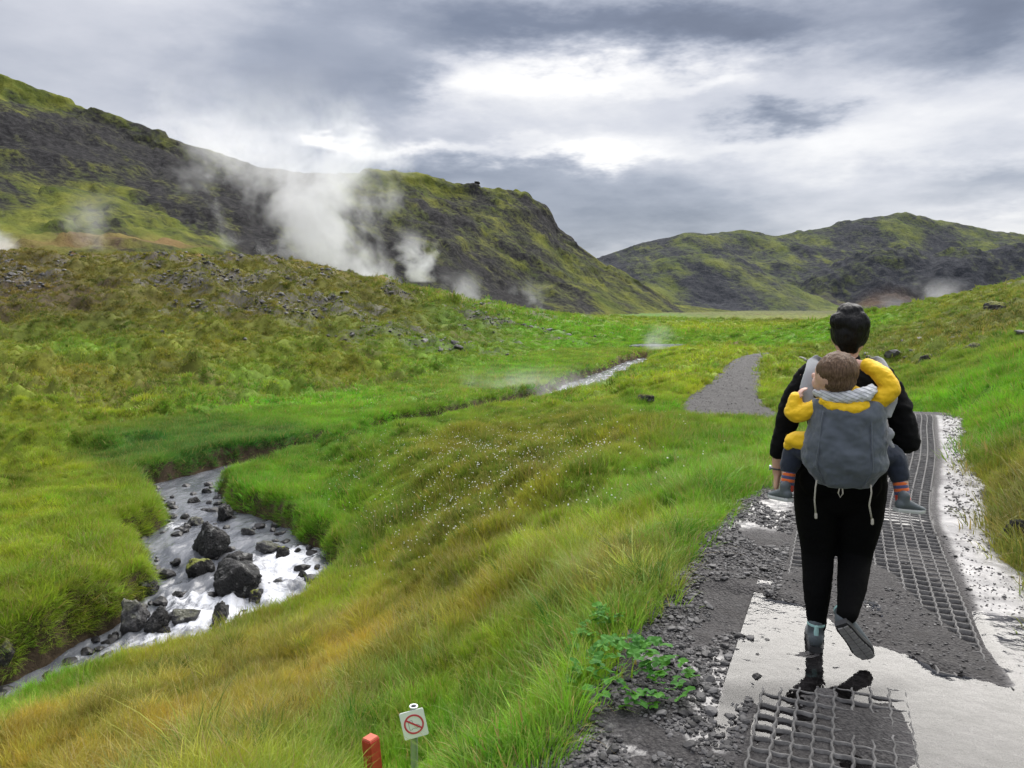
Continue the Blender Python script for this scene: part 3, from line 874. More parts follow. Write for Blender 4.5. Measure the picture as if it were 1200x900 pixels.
# gravel drifted over the mat: a wedge whose front edge runs across it
def px_sw(px, py, z=0.0):
    d_ = (CAMZ - z) * F / (py - HOR)
    q_ = pix(px, py, d_)
    a_ = path_sw([q_[0]], [q_[1]])
    return a_[0][0], a_[1][0]
dl = [px_sw(*q) for q in ((905, 712), (960, 735), (1000, 768), (1060, 790), (1120, 815), (1195, 835), (1260, 838))]
dtop = [px_sw(*q) for q in ((905, 700), (960, 668), (1010, 660), (1050, 690), (1090, 735), (1140, 782), (1200, 826))]
fl = np.interp(WW, [q[1] for q in dl], [q[0] for q in dl]) + 0.03 * fbm(PX_ * 6, PY_ * 6, .9, 3)
ft_ = np.interp(WW, [q[1] for q in dtop], [q[0] for q in dtop]) + 0.08 * fbm(PX_ * 5, PY_ * 5, 2.9, 3)
drift = sstep(fl - 0.02, fl + 0.10, SS) * (1 - sstep(ft_ - 0.12, ft_ + 0.22, SS)) * (1 - sstep(HM - .02, HM + .12, WW))
hgt += drift * (0.030 + 0.010 * lum_ + 0.004 * cob)
# silt settled over the front mat, its near left cells left open
silt_end = 4.05 - .85 * sstep(.0, .28, WW)
silt = onmat * (1 - sstep(-.12, .12, PY_ + .1 * lum_ - silt_end)) * np.maximum(sstep(2.98, 3.12, PY_ + .10 * lum_), sstep(-.02, .14, WW + .06 * lum_))
hgt += onmat * (PY_ < 3.2) * (1 - silt) * (.007 + .006 * lum_)
hgt += silt * (.0195 + .003 * lum_ + .001 * cob) * (1 - drift)
# a little fill here and there along the mat
hgt += onmat * 0.014 * sstep(0.15, 0.5, fbm(PX_ * 1.3, PY_ * 1.3, 8.1, 3)) * (1 - drift) * (1 - silt)
edge_drop = np.maximum(sstep(-1.2, -1.6, WW), sstep(1.05, 1.4, WW))
q_s, q_w = SS, WW
WLs = np.interp(SS, PS, PATH[:, 3]); WRs = np.interp(SS, PS, PATH[:, 4])
jag = 0.10 * fbm(PX_ * 2.2, PY_ * 2.2, 3.3, 3)
outside = np.where(WW < 0, -WW - WLs, WW - WRs) + jag
hgt = hgt - 0.16 * sstep(0.04, 0.30, outside)
GH = ground_h(PX_, PY_)
pz_ = PZ_ + hgt
pz_ = pz_ + (np.minimum(pz_, GH - .04) - pz_) * sstep(.02, .16, outside)
PP = np.stack([PX_, PY_, pz_], -1)
pme = grid_mesh('path', PP)
yrow = PY_
# wetness: standing film in the mud strip and between the stones at the near end
wet = right_ * (.62 + .38 * sstep(-0.45, 0.1, fbm(PX_ * 1.6, PY_ * 1.6, 4.4, 4) + 0.1))
wl1 = left_ * (1 - far_) * np.clip(sstep(3.9, 3.2, PY_) * sstep(0.1, -0.12, lum_ * .6 + cob * .5 - .18) + sstep(.35, .1, np.abs(PY_ - 5.9) / 2.2) * sstep(-.5, .1, -lum_ + .2), 0, 1)
wet = np.maximum(wet, wl1)
wet = np.maximum(wet, onmat * (1 - drift) * (.30 + .6 * sstep(5.4, 5.6, PY_) * (1 - sstep(6.7, 6.9, PY_))) * (1 - silt))
wet = np.maximum(wet, far_ * 0.2 * sstep(0, .4, fbm(PX_ * .7, PY_ * .7, 1.9, 3)))
set_attr(pme, 'wet', np.clip(wet, 0, 1))
set_attr(pme, 'pale', np.clip(right_ * 1.0 + 0.6 * wl1 + .35 * silt * (1 - drift), 0, 1))
m_path, nb, p = new_mat('wet_gravel')
pos = nb.new('ShaderNodeNewGeometry').outputs['Position']
na_, nbb, nc = nb.noise(pos, 60, 5, .65), nb.noise(pos, 6, 5, .6), nb.noise(pos, 220, 3, .6)
vor = nb.new('ShaderNodeTexVoronoi')
nb.put(vor.inputs['Vector'], pos)
vor.inputs['Scale'].default_value = 75
c = nb.ramp(na_, [(.3, (.018, .017, .018)), (.5, (.04, .038, .038)), (.68, (.075, .072, .07)), (.8, (.14, .135, .13))])
c = nb.mix(nb.mr(nbb, .45, .7, 0, .5), c, (.03, .027, .026))
c = nb.mix(nb.m('MULTIPLY', nb.attr('pale', out='Fac'), 0.85), c, nb.mix(nbb, (.09, .085, .086), (.17, .162, .165)))
nb.put(p.inputs['Base Color'], c)
wt_ = nb.attr('wet', out='Fac')
wn = nb.m('MULTIPLY', wt_, nb.mr(nbb, .3, .6, .55, 1.0))
nb.put(p.inputs['Roughness'], nb.mr(wn, 0.2, 0.85, .62, .32))
nb.put(p.inputs['Coat Weight'], nb.mr(wn, 0.35, 0.8, 0, .25))
p.inputs['Coat Roughness'].default_value = 0.18
nb.put(p.inputs['Specular IOR Level'], nb.mr(wn, 0.2, 0.85, .08, .36))
p.inputs['Coat IOR'].default_value = 1.45
hb = nb.m('ADD', nb.m('MULTIPLY', vor.outputs['Distance'], nb.mr(wn, .2, .9, -.8, -.1)), nb.m('MULTIPLY', na_, nb.mr(wn, .2, .9, .6, .15)))
bp = nb.bump(hb, 0.8, 0.012)
nb.put(p.inputs['Normal'], bp)
nb.put(p.inputs['Coat Normal'], nb.bump(nb.m('ADD', nbb, nb.m('MULTIPLY', na_, .12)), 0.25, 0.02))
tag(link('path', pme, m_path), 'wet gravel and mud path', kind='structure')

# ------------------------------------------------------------------ plastic grid mats laid on the path
m_mat, nb, p = new_mat('grey_mat_plastic')
pos = nb.new('ShaderNodeNewGeometry').outputs['Position']
nn = nb.noise(pos, 14, 5, .65)
nb.put(p.inputs['Base Color'], nb.ramp(nn, [(.3, (.04, .039, .039)), (.55, (.10, .097, .095)), (.75, (.18, .175, .17))]))
nb.put(p.inputs['Roughness'], nb.mr(nn, .3, .7, .45, .7))
p.inputs['Specular IOR Level'].default_value = .16
p.inputs['Coat Weight'].default_value = 0.0
p.inputs['Coat Roughness'].default_value = 0.3
nb.put(p.inputs['Normal'], nb.bump(nb.noise(pos, 90, 3), .4, .004))

def rib_strip(V, Fc, s, wv_, half, h0, h1, along):
    """a low rounded bar following the samples (s, w)"""
    n0 = len(V)
    x, y, z = path_at(s, wv_)
    wob = 0.002 * fbm(x * 3.0, y * 3.0, 5.5, 2)
    if along:
        xa, ya, _ = path_at(s, wv_ - half); xb, yb, _ = path_at(s, wv_ + half)
    else:
        xa, ya, _ = path_at(s - half, wv_); xb, yb, _ = path_at(s + half, wv_)
    k = 0.45
    for i in range(len(s)):
        zz = z[i] + wob[i]
        V += [(xa[i], ya[i], z[i] + h0), (x[i] + (xa[i] - x[i]) * k, y[i] + (ya[i] - y[i]) * k, zz + h1),
              (x[i] + (xb[i] - x[i]) * k, y[i] + (yb[i] - y[i]) * k, zz + h1), (xb[i], yb[i], z[i] + h0)]
    for i in range(len(s) - 1):
        a, b = n0 + 4 * i, n0 + 4 * i + 4
        for j in range(3):
            Fc.append((a + j, a + j + 1, b + j + 1, b + j))
    e = n0 + 4 * (len(s) - 1)
    Fc.append((n0, n0 + 3, n0 + 2, n0 + 1)); Fc.append((e, e + 1, e + 2, e + 3))

def grid_mat(y0, y1, label, wob_seed, cell=0.072):
    s0, s1 = s_at_y(y0), s_at_y(y1)
    root = empty('grid_mat', tuple(float(q) for q in path_at((s0 + s1) / 2, 0.0)))
    tag(root, label, 'path mat', 'plastic grid mats laid along the path')
    off = -np.array(root.location)
    ncol = int(round(2 * (HM - .01) / cell))
    cw = 2 * (HM - .01) / ncol
    nrow = int(round((s1 - s0) / 0.086))
    cr = (s1 - s0) / nrow
    V, Fc = [], []
    for i in range(ncol + 1):
        ss = np.linspace(s0, s1, nrow * 4 + 1)
        ww = -HM + .01 + i * cw + 0.0045 * np.sin((ss - s0) / cr * math.pi * 2 + wob_seed + (i % 2) * math.pi)
        rib_strip(V, Fc, ss, ww, 0.0085, -0.03, 0.006, True)
    o = link('long_rib', mesh_pd('long_rib', np.array(V) + off, Fc), m_mat, root)
    V, Fc = [], []
    for j in range(nrow + 1):
        ww = np.linspace(-HM + .012, HM - .012, ncol * 4 + 1)
        ss = s0 + j * cr + 0.004 * np.sin((ww + HM) / cw * math.pi * 2 + j) + 0.0 * ww
        rib_strip(V, Fc, ss, ww, 0.0085, -0.03, 0.005, False)
    link('cross_rib', mesh_pd('cross_rib', np.array(V) + off, Fc), m_mat, root)
    return root

grid_mat(0.9, 3.42, 'front plastic grid mat, half flooded, under the walking woman', 0.3)
grid_mat(3.46, 5.42, 'dark plastic grid mat half buried by drifted grey gravel', 1.1)
grid_mat(5.46, 6.75, 'bright wet plastic grid mat just beyond the gravel covered one', 2.0)
grid_mat(6.79, 11.5, 'long dark grid mat curving away to the crest of the path', 0.7)

# ------------------------------------------------------------------ puddle standing on the near mat
ps = np.arange(s_at_y(0.6), s_at_y(4.15), 0.05)
pw = np.linspace(-0.62, 1.0, 34)
S2, W2 = np.meshgrid(ps, pw, indexing='ij')
x2, y2, z2 = path_at(S2, W2)
pz2 = -0.0105 + .0192 * np.maximum(sstep(2.95, 3.15, y2), sstep(-.05, .16, W2))
lim2 = 4.05 - .85 * sstep(.0, .28, W2) * (1 - sstep(.46, .5, W2))
pz2 = pz2 - .03 * sstep(-.02, .14, y2 - lim2) * (np.abs(W2) < .5)
pud = grid_mesh('puddle', np.stack([x2, y2, z2 + pz2], -1))
m_pud = bpy.data.materials.new('rain_water')
m_pud.use_nodes = True
nb = NB(m_pud.node_tree)
m_pud.node_tree.nodes.clear()
pos = nb.new('ShaderNodeNewGeometry').outputs['Position']
nrm = nb.bump(nb.noise(pos, 6, 4, .55), 0.2, 0.02)
fr = nb.new('ShaderNodeFresnel'); fr.inputs[0].default_value = 1.33
nb.put(fr.inputs['Normal'], nrm)
tr = nb.new('ShaderNodeBsdfTransparent')
nb.put(tr.inputs[0], nb.mix(nb.mr(nb.noise(pos, 5, 5, .65), .35, .65), (.22, .21, .21), (.62, .61, .62)))
gl = nb.new('ShaderNodeBsdfGlossy'); gl.inputs['Roughness'].default_value = 0.06
nb.put(gl.inputs['Normal'], nrm)
mxs = nb.new('ShaderNodeMixShader')
nb.put(mxs.inputs[0], fr.outputs[0])
m_pud.node_tree.links.new(tr.outputs[0], mxs.inputs[1]); m_pud.node_tree.links.new(gl.outputs[0], mxs.inputs[2])
ou = nb.new('ShaderNodeOutputMaterial')
m_pud.node_tree.links.new(mxs.outputs[0], ou.inputs[0])
tag(link('puddle', pud, m_pud), 'thin sheet of rain water standing on the near mat', kind='structure')

# ------------------------------------------------------------------ loose stones along the path
m_peb, nb, p = new_mat('grey_pebble')
tint = nb.attr('tint', 'INSTANCER')
pos = nb.new('ShaderNodeNewGeometry').outputs['Position']
nb.put(p.inputs['Base Color'], nb.mix(nb.noise(pos, 80, 4), tint, nb.vm('SCALE', tint, scale=1.7)))
p.inputs['Roughness'].default_value = 0.55
p.inputs['Specular IOR Level'].default_value = .14
peb = []
for i in range(7):
    P_, F_ = facet_rock(100 + i, 2, 11, 0.05, 0.55)
    peb.append(mesh_pd('pebble', P_, F_))
c_peb = proto_collection('pebble', peb, m_peb)
def path_pts(n, y0, y1, w0, w1, pw_=1.0):
    s = rng.uniform(s_at_y(y0), s_at_y(y1), n)
    u = rng.uniform(0, 1, n) ** pw_
    return s, w0 + (w1 - w0) * u
sl_, wl_2 = [], []
for args in ((17000, 1.4, 6.5, -HM - .02, -1.2), (1500, 1.6, 5.6, HM + .02, .95), (1500, 2.8, 5.0, -HM, HM), (2600, 6.5, 12, -HM - .02, -.75), (900, 6, 12, HM + .1, .85), (6000, 12, 36, -.95, .95)):
    a_, b_ = path_pts(*args)
    sl_.append(a_); wl_2.append(b_)
sN = np.array([len(a_) for a_ in sl_]); ss_, ww_ = np.concatenate(sl_), np.concatenate(wl_2)
xx, yy, zz = path_at(ss_, ww_)
big = rng.random(len(ss_))
size = np.where(big < .90, rng.uniform(.004, .011, len(ss_)), np.where(big < .985, rng.uniform(.009, .018, len(ss_)), rng.uniform(.018, .030, len(ss_))))
grp = np.repeat(np.arange(len(sN)), sN)
size = np.where(grp == 1, size * .6, np.where(grp == 2, np.minimum(size, .008), np.where(grp == 5, size * .9, size)))
den_ = fbm(xx * 2.0, yy * 2.0, 3.1, 3)
keep = (den_ > -.25) | (grp >= 3)
hz = np.zeros(len(ss_))
ii = np.clip(np.searchsorted(sv, ss_), 1, len(sv) - 1); jj = np.clip(((ww_ - wv[0]) / .02).round().astype(int), 0, len(wv) - 1)
hz = PP[ii, jj, 2]
dm = drift[ii, jj]
keep &= ~((grp == 2) & (dm < .5) & (rng.random(len(ss_)) > .06))
wlp = np.interp(ss_, PS, PATH[:, 3]); wrp = np.interp(ss_, PS, PATH[:, 4])
keep &= (ww_ > -wlp - .12) & (ww_ < wrp + .1)
k = keep
n = int(k.sum())
g_ = rng.uniform(.018, .075, n)
g_ = np.where(grp[k] == 5, g_ * .55, g_)
tn = np.stack([g_, g_ * .97, g_ * .97], -1)
scatter('gravel', 'loose grey gravel stones strewn along the path', c_peb, np.stack([xx, yy, hz + size * .22], -1)[k],
        np.stack([rng.uniform(-.3, .3, n), rng.uniform(-.3, .3, n), rng.uniform(0, 6.28, n)], -1), size[k], tn, rng.integers(0, 7, n))
# ------------------------------------------------------------------ grass
def blades(n, rad, h0, h1, width, lean, droop, seed, segs=3, wind=(0.25, 0.1)):
    r_ = np.random.default_rng(seed)
    V, Fc, T = [], [], []
    for _ in range(n):
        a, q = r_.uniform(0, 6.283), rad * math.sqrt(r_.random())
        bx, by = q * math.cos(a), q * math.sin(a)
        h = r_.uniform(h0, h1)
        la = a + r_.normal(0, .9)
        ln = abs(r_.normal(lean, lean * .6))
        dx_, dy_ = math.cos(la) * ln + wind[0] * r_.uniform(.2, 1), math.sin(la) * ln + wind[1] * r_.uniform(.2, 1)
        fa = r_.uniform(0, 6.283)
        fx, fy = math.cos(fa), math.sin(fa)
        ww = width * r_.uniform(.6, 1.2)
        dr = droop * r_.uniform(.3, 1.3)
        n0 = len(V)
        for s in range(segs + 1):
            t = s / segs
            out = t ** 1.7
            x = bx + dx_ * h * out; y = by + dy_ * h * out
            z = h * (t - dr * t ** 3) - 0.02
            hw = ww * (1 - t ** 1.6) * .5
            if s < segs:
                V += [(x - fx * hw, y - fy * hw, z), (x + fx * hw, y + fy * hw, z)]
                T += [t, t]
            else:
                V.append((x, y, z)); T.append(1.0)
        for s in range(segs - 1):
            b = n0 + 2 * s
            Fc.append((b, b + 1, b + 3, b + 2))
        b = n0 + 2 * (segs - 1)
        Fc.append((b, b + 1, b + 2))
    me = mesh_pd('grass_tuft', V, Fc)
    set_attr(me, 'tip', T)
    me.polygons.foreach_set('use_smooth', np.ones(len(me.polygons), bool))
    return me

def grass_mat(name, dry=(.34, .26, .10), dry_amt=0.35, transl=0.35):
    m, nb, p = new_mat(name)
    tint = nb.attr('tint', 'INSTANCER')
    tip = nb.attr('tip', out='Fac')
    oi = nb.new('ShaderNodeObjectInfo').outputs['Random']
    pos = nb.new('ShaderNodeNewGeometry').outputs['Position']
    rnd = nb.new('ShaderNodeNewGeometry').outputs['Random Per Island']
    c = nb.mix(nb.mr(tip, .35, 1.0, 0, dry_amt), tint, dry)
    c = nb.mix(nb.mr(rnd, 0.0, 1.0, .0, .6, False), c, nb.vm('MULTIPLY', c, (.55, .72, .6)))
    c = nb.mix(nb.m('GREATER_THAN', rnd, .90), c, dry)
    nb.put(p.inputs['Base Color'], c)
    p.inputs['Roughness'].default_value = 0.5
    p.inputs['Specular IOR Level'].default_value = 0.2
    t = nb.new('ShaderNodeBsdfTranslucent')
    nb.put(t.inputs[0], nb.vm('MULTIPLY', c, (1.15, 1.15, .8)))
    mxs = nb.new('ShaderNodeMixShader'); mxs.inputs[0].default_value = transl
    out = m.node_tree.nodes['Material Output']
    m.node_tree.links.new(p.outputs[0], mxs.inputs[1]); m.node_tree.links.new(t.outputs[0], mxs.inputs[2])
    m.node_tree.links.new(mxs.outputs[0], out.inputs[0])
    return m

m_grass = grass_mat('meadow_grass')
c_long = proto_collection('long_grass', [blades(46, .10, .16, .36, .0055, .38, .42, 10 + i, 4) for i in range(7)], m_grass)
c_short = proto_collection('short_grass', [blades(44, .13, .07, .17, .0085, .35, .25, 30 + i, 3) for i in range(6)], m_grass)
c_far = proto_collection('tussock', [blades(40, .17, .05, .15, .022, .45, .25, 50 + i, 2) for i in range(6)], m_grass)

def wedge(n, d0, d1, ul, ur):
    """uniform points in the part of the ground that the picture can see"""
    d = np.sqrt(rng.uniform(0, 1, n) * ((d1 + 2) ** 2 - (d0 + 2) ** 2) + (d0 + 2) ** 2) - 2
    u = rng.uniform(ul, ur, n)
    return u * (d + 2), d

def offroad(x, y, m_left=0.0, m_right=0.0):
    k = np.ones(x.shape, bool)
    q = (y < 46) & (x > -4) & (x < 18)
    s, wv_, zp, wl, wr = path_sw(x[q], y[q])
    jag = 0.13 * fbm(x[q] * 2.6, y[q] * 2.6, 3.3, 3)
    o = np.where(wv_ < 0, -wv_ - wl - m_left, wv_ - wr - m_right) + jag
    k[q] = o > 0.04
    return k

def spread(x, y, sdmin):
    return offroad(x, y) & (stream_sd(x, y) + .16 * fbm(x * 1.1, y * 1.1, 6.3, 3) > sdmin)

def tilt_normals(x, y):
    e = 0.12
    return (ground_h(x + e, y) - ground_h(x - e, y)) / (2 * e), (ground_h(x, y + e) - ground_h(x, y - e)) / (2 * e)

def lay(name, label, coll, nvar, n, d0, d1, hs, tilt=0.5, jit=0.16, patch=0.0, sdmin=0.10, ul=-.86, ur=.84, extra=None, cut=None):
    x, y = wedge(n, d0, d1, ul, ur)
    k = spread(x, y, sdmin)
    if patch:
        k &= fbm(x * .9, y * .9, 12.1, 3) > patch
    if cut is not None:
        k &= cut(x, y)
    x, y = x[k], y[k]
    z = ground_h(x, y)
    gx_, gy_ = tilt_normals(x, y)
    n = len(x)
    steep = np.hypot(gx_, gy_)
    col = zone_col(x, y)
    v1 = fbm(x * .8, y * .8, 2.2, 4); v2 = fbm(x * 3.1, y * 3.1, 7.2, 3)
    col = col * (1 + .42 * v1 + .36 * v2 + rng.normal(0, .14, n))[:, None]
    warmth = np.clip(.5 * v1 - .35 * v2 + rng.normal(0, jit, n), -.6, .6)
    col[:, 0] *= 1 + .55 * warmth; col[:, 1] *= 1 + .04 * warmth
    col = np.clip(col, .012, .6)
    rot = np.stack([np.clip(tilt * gy_, -.7, .7) + rng.normal(0, .08, n), np.clip(-tilt * gx_, -.7, .7) + rng.normal(0, .08, n), rng.uniform(0, 6.28, n)], -1)
    rot[:, 2] = rng.normal(0, 1.0, n)
    scl = hs * rng.uniform(.65, 1.3, n) * (1 + .45 * fbm(x * .7, y * .7, 5.9, 3))
    if extra is not None:
        scl, col = extra(x, y, scl, col)
    return scatter(name, label, coll, np.stack([x, y, z], -1), rot, scl, col, rng.integers(0, nvar, n))

def near_ex(x, y, s, c):
    s = s * (1 - .40 * sstep(6, 10, y))
    s = s * np.where(x > .9 + .45 * y, .8, 1)
    return s, c
POSTS = [tuple(pix(441, 866, 3.9)[:2]), tuple(pix(485, 845, 3.75)[:2])]
def posts_clear(x, y):
    k = np.ones(x.shape, bool)
    for qx, qy in POSTS:
        t = np.clip((qy - y) / 1.0, 0, 1)
        k &= ~((np.abs(x - (qx * (1 - .22 * t))) < .16) & (y < qy + .06) & (y > qy - 1.1))
    return k
lay('long_grass', 'long arching meadow grass on the slope between the path and the stream', c_long, 7, 16000, 1.6, 10.5, .76, extra=near_ex, cut=posts_clear)
lay('turf_grass', 'short dense turf covering the near slope', c_short, 6, 16000, 1.6, 10.5, 1.0, cut=posts_clear)
def tuft_ex(x, y, s, c):
    r_ = rng.random(len(x))
    c = np.where((r_ < .30)[:, None], c * .45 + np.array([.16, .17, .07]) * .9, np.where((r_ < .62)[:, None], c * np.array([.35, .55, .5]), c * 1.2))
    return s * (1 - .35 * sstep(6, 10, y)), c
c_tuft = proto_collection('tall_tuft', [blades(60, .07, .24, .50, .0058, .50, .50, 80 + i, 5, (.12, .05)) for i in range(5)], m_grass)
lay('tall_tufts', 'taller pale and dark tufts standing out of the slope grass', c_tuft, 5, 1900, 1.8, 11, .78, extra=tuft_ex, cut=lambda x, y: posts_clear(x, y) & (fbm(x * 1.3, y * 1.3, 15.5, 2) > .02))
lay('meadow_tufts', 'darker and paler tufts standing out of the stream meadow', c_tuft, 5, 4200, 10, 36, .70, extra=tuft_ex, cut=lambda x, y: fbm(x * .6, y * .6, 11.5, 3) > .05)
lay('meadow_grass', 'short green meadow grass on both sides of the stream', c_short, 6, 52000, 9.5, 26, 1.1, sdmin=.06)
lay('far_meadow', 'tufted turf over the middle of the valley', c_far, 6, 110000, 24, 88, 1.35, cut=lambda x, y: (mound_mask(x, y) < .3) | (rng.random(len(x)) < .75))
lay('valley_turf', 'distant turf tufts on the valley floor', c_far, 6, 16000, 78, 170, 3.4, ur=.8, ul=-.2)

# dry flowering stems above the turf
m_stem = grass_mat('dry_stem', (.42, .34, .19), .8, .2)
c_stem = proto_collection('dry_stem', [blades(9, .10, .26, .46, .0036, .30, .25, 120 + i, 4, (.15, .05)) for i in range(4)], m_stem)
def stem_ex(x, y, s, c):
    return s, np.repeat(np.array([[.36, .28, .15]]), len(x), 0) * rng.uniform(.7, 1.25, len(x))[:, None]
lay('dry_stems', 'dry straw coloured stems standing above the slope grass', c_stem, 4, 2600, 1.8, 12, .8, extra=stem_ex, cut=lambda x, y: posts_clear(x, y) & (fbm(x * 1.0, y * 1.0, 21.5, 2) > -.1))
# fringe of long grass hanging over both banks
bx, by = [], []
for BK in (LB, RB):
    cc = catmull(BK, 12)
    sg = cc[(cc[:, 1] > 5) & (cc[:, 1] < 40)]
    k = rng.integers(0, len(sg), 3600)
    a_ = rng.uniform(0, 6.28, 3600); q_ = rng.uniform(0, .75, 3600)
    bx.append(sg[k, 0] + q_ * np.cos(a_)); by.append(sg[k, 1] + q_ * np.sin(a_))
bx, by = np.concatenate(bx), np.concatenate(by)
sdb = stream_sd(bx, by) + .16 * fbm(bx * 1.1, by * 1.1, 6.3, 3)
k = (sdb > .04) & (sdb < .55)
bx, by = bx[k], by[k]
n = len(bx)
bz = ground_h(bx, by)
tx, ty = tilt_normals(bx, by)
col = zone_col(bx, by) * (1 + .35 * fbm(bx * 1.5, by * 1.5, 3.4, 3) + rng.normal(0, .12, n))[:, None]
col = np.clip(col * np.array([.9, 1.0, .9]), .012, .6)
scatter('bank_grass', 'lush grass fringe overhanging the banks of the stream', c_long, np.stack([bx, by, bz], -1),
        np.stack([np.clip(.75 * ty, -1.0, 1.0), np.clip(-.75 * tx, -1.0, 1.0), rng.normal(0, .6, n)], -1), rng.uniform(.42, .8, n), col, rng.integers(0, 7, n))
def simple(name, col, rough=.5, nscale=20, var=.25, bump=.0, metal=0.0, spec=.5):
    m, nb, p = new_mat(name)
    co = nb.new('ShaderNodeTexCoord').outputs['Object']
    n = nb.noise(co, nscale, 5, .6)
    nb.put(p.inputs['Base Color'], nb.mix(n, tuple(q * (1 - var) for q in col), tuple(min(1, q * (1 + var)) for q in col)))
    p.inputs['Roughness'].default_value = rough
    p.inputs['Metallic'].default_value = metal
    p.inputs['Specular IOR Level'].default_value = spec
    if bump:
        nb.put(p.inputs['Normal'], nb.bump(nb.noise(co, nscale * 3, 4), bump, .005))
    return m
# ------------------------------------------------------------------ boulders in the stream
def rock_mat(name, dark, light, moss_amt, wetrough):
    m, nb, p = new_mat(name)
    geo = nb.new('ShaderNodeNewGeometry')
    pos, nz = geo.outputs['Position'], nb.sep(geo.outputs['Normal'])[2]
    n1, n2 = nb.noise(pos, 4.0, 6, .65), nb.noise(pos, 22, 5, .65)
    c = nb.mix(nb.mr(n1, .4, .66), dark, light)
    c = nb.mix(nb.mr(n2, .52, .66, 0, .8), c, nb.vm('SCALE', c, scale=2.2))
    c = nb.mix(nb.mr(nb.noise(pos, 9, 4), .6, .68, 0, .7), c, (.26, .26, .25))
    if moss_amt > 0:
        mk = nb.m('MULTIPLY', nb.mr(nb.m('ADD', nz, nb.m('MULTIPLY', nb.m('SUBTRACT', n1, .5), 2.2)), .55, .9), moss_amt)
        c = nb.mix(mk, c, nb.mix(n2, (.10, .12, .015), (.24, .25, .03)))
    nb.put(p.inputs['Base Color'], c)
    nb.put(p.inputs['Roughness'], nb.mr(n1, .3, .7, wetrough, wetrough + .25))
    if wetrough < .42:
        p.inputs['Specular IOR Level'].default_value = .35
    if wetrough > .6:
        p.inputs['Specular IOR Level'].default_value = .2
    nb.put(p.inputs['Normal'], nb.bump(nb.m('ADD', n1, nb.m('MULTIPLY', n2, .5)), 1.0, .12))
    return m
m_basalt = rock_mat('wet_basalt', (.005, .0048, .005), (.020, .019, .019), 0, .34)
m_basalt_moss = rock_mat('mossy_basalt', (.006, .0055, .0055), (.02, .019, .018), .9, .4)
m_greyrock = rock_mat('grey_basalt', (.03, .029, .03), (.075, .072, .072), .15, .45)
m_dryrock = rock_mat('dry_mossy_rock', (.03, .029, .028), (.08, .076, .072), .6, .8)
BOULDERS = [  # px, py of the foot, width and height in pixels, seed, flatness of the top, material, label
    (244, 662, 58, 46, 1, m_basalt, 'tallest pointed dark boulder in the middle of the stream'),
    (272, 681, 46, 27, 2, m_basalt, 'dark rounded boulder leaning between the tallest boulder and the slab'),
    (271, 712, 70, 48, 3, m_basalt, 'big dark wedge slab below the tallest boulder, water breaking round it'),
    (230, 687, 40, 22, 4, m_basalt_moss, 'low dark boulder with a moss patch beside the tallest boulder'),
    (260, 616, 32, 22, 5, m_basalt, 'squarish dark boulder alone in calm water near the green bank'),
    (227, 594, 20, 8, 6, m_basalt, 'flat dark stone farthest upstream in calm water'),
    (226, 621, 24, 13, 7, m_greyrock, 'grey sloping stone beside the squarish boulder'),
    (240, 624, 12, 9, 8, m_basalt, 'small dark stone just upstream of the tallest boulder'),
    (289, 635, 21, 12, 9, m_greyrock, 'small grey dome stone alone in the smooth channel'),
    (327, 666, 27, 20, 10, m_basalt_moss, 'round mossy black boulder at the head of the white rapid'),
    (312, 656, 34, 15, 11, m_greyrock, 'low grey slab behind the round mossy boulder'),
    (347, 657, 13, 9, 12, m_basalt, 'small dark stone in white water beside the round mossy boulder'),
    (351, 690, 20, 15, 13, m_basalt, 'dark stone against the grassy bank below the white rapid'),
    (258, 746, 30, 32, 14, m_basalt, 'upright dark boulder with wet top at the foot of the cascade'),
    (251, 752, 20, 11, 15, m_basalt, 'small black stone tucked under the upright boulder'),
    (150, 757, 48, 40, 16, m_greyrock, 'large pale grey boulder at the foot of the undercut bank'),
    (182, 758, 34, 34, 17, m_basalt, 'black boulder between the pale grey boulder and the water slab'),
    (212, 752, 46, 24, 18, m_greyrock, 'smooth grey slab with water sliding over it'),
    (168, 715, 34, 26, 19, m_basalt, 'dark boulder wedged under the overhanging grass bank'),
    (205, 714, 20, 10, 20, m_basalt, 'low dark stone midstream above the cascade'),
    (298, 718, 27, 15, 21, m_basalt_moss, 'mossy stone at the tail of the wedge slab'),
    (172, 616, 18, 13, 22, m_basalt, 'dark stone at the tip of the mossy turf spit'),
    (194, 621, 12, 7, 23, m_basalt, 'little stone in the ripple beyond the turf spit'),
    (159, 660, 18, 7, 24, m_basalt, 'flat dark stone awash beside the left turf bank'),
    (180, 686, 38, 6, 25, m_greyrock, 'long flat rock barely awash beside the turf bank'),
]
def water_point(px, py):
    d = 11.0
    for _ in range(30):
        d = .5 * d + .5 * (CAMZ - float(water_z(d))) * F / (py - HOR)
    return pix(px, py, d)
def boulder(name, base, wx, wy, hz_, seed, mat, label, sink=.35, sub=4, group=None, rough=.17, cat='boulder'):
    P_, F_ = facet_rock(seed, sub, 9 + seed % 4, rough, 1.0, 2.6)
    P_ = P_ / np.abs(P_).max(0)
    if seed == 1:
        P_[:, :2] *= (1 - .55 * np.clip(P_[:, 2:], 0, 1))
    if seed == 3:
        P_[:, 2] *= 1 - .45 * np.clip(P_[:, 0] * .9 + .1, -.2, 1)
    P_ = P_ * np.array([wx, wy, hz_ * (1 / (1 - sink) if sink < 1 else 1) * .5 * 1.1])
    P_[:, 2] -= P_[:, 2].min() + (P_[:, 2].max() - P_[:, 2].min()) * sink
    o = link(name, mesh_pd(name, P_, F_), mat)
    o.location = base
    o.rotation_euler = (0, 0, (seed * 1.7) % 6.28 if seed not in (1, 3) else 0)
    return tag(o, label, cat, group)
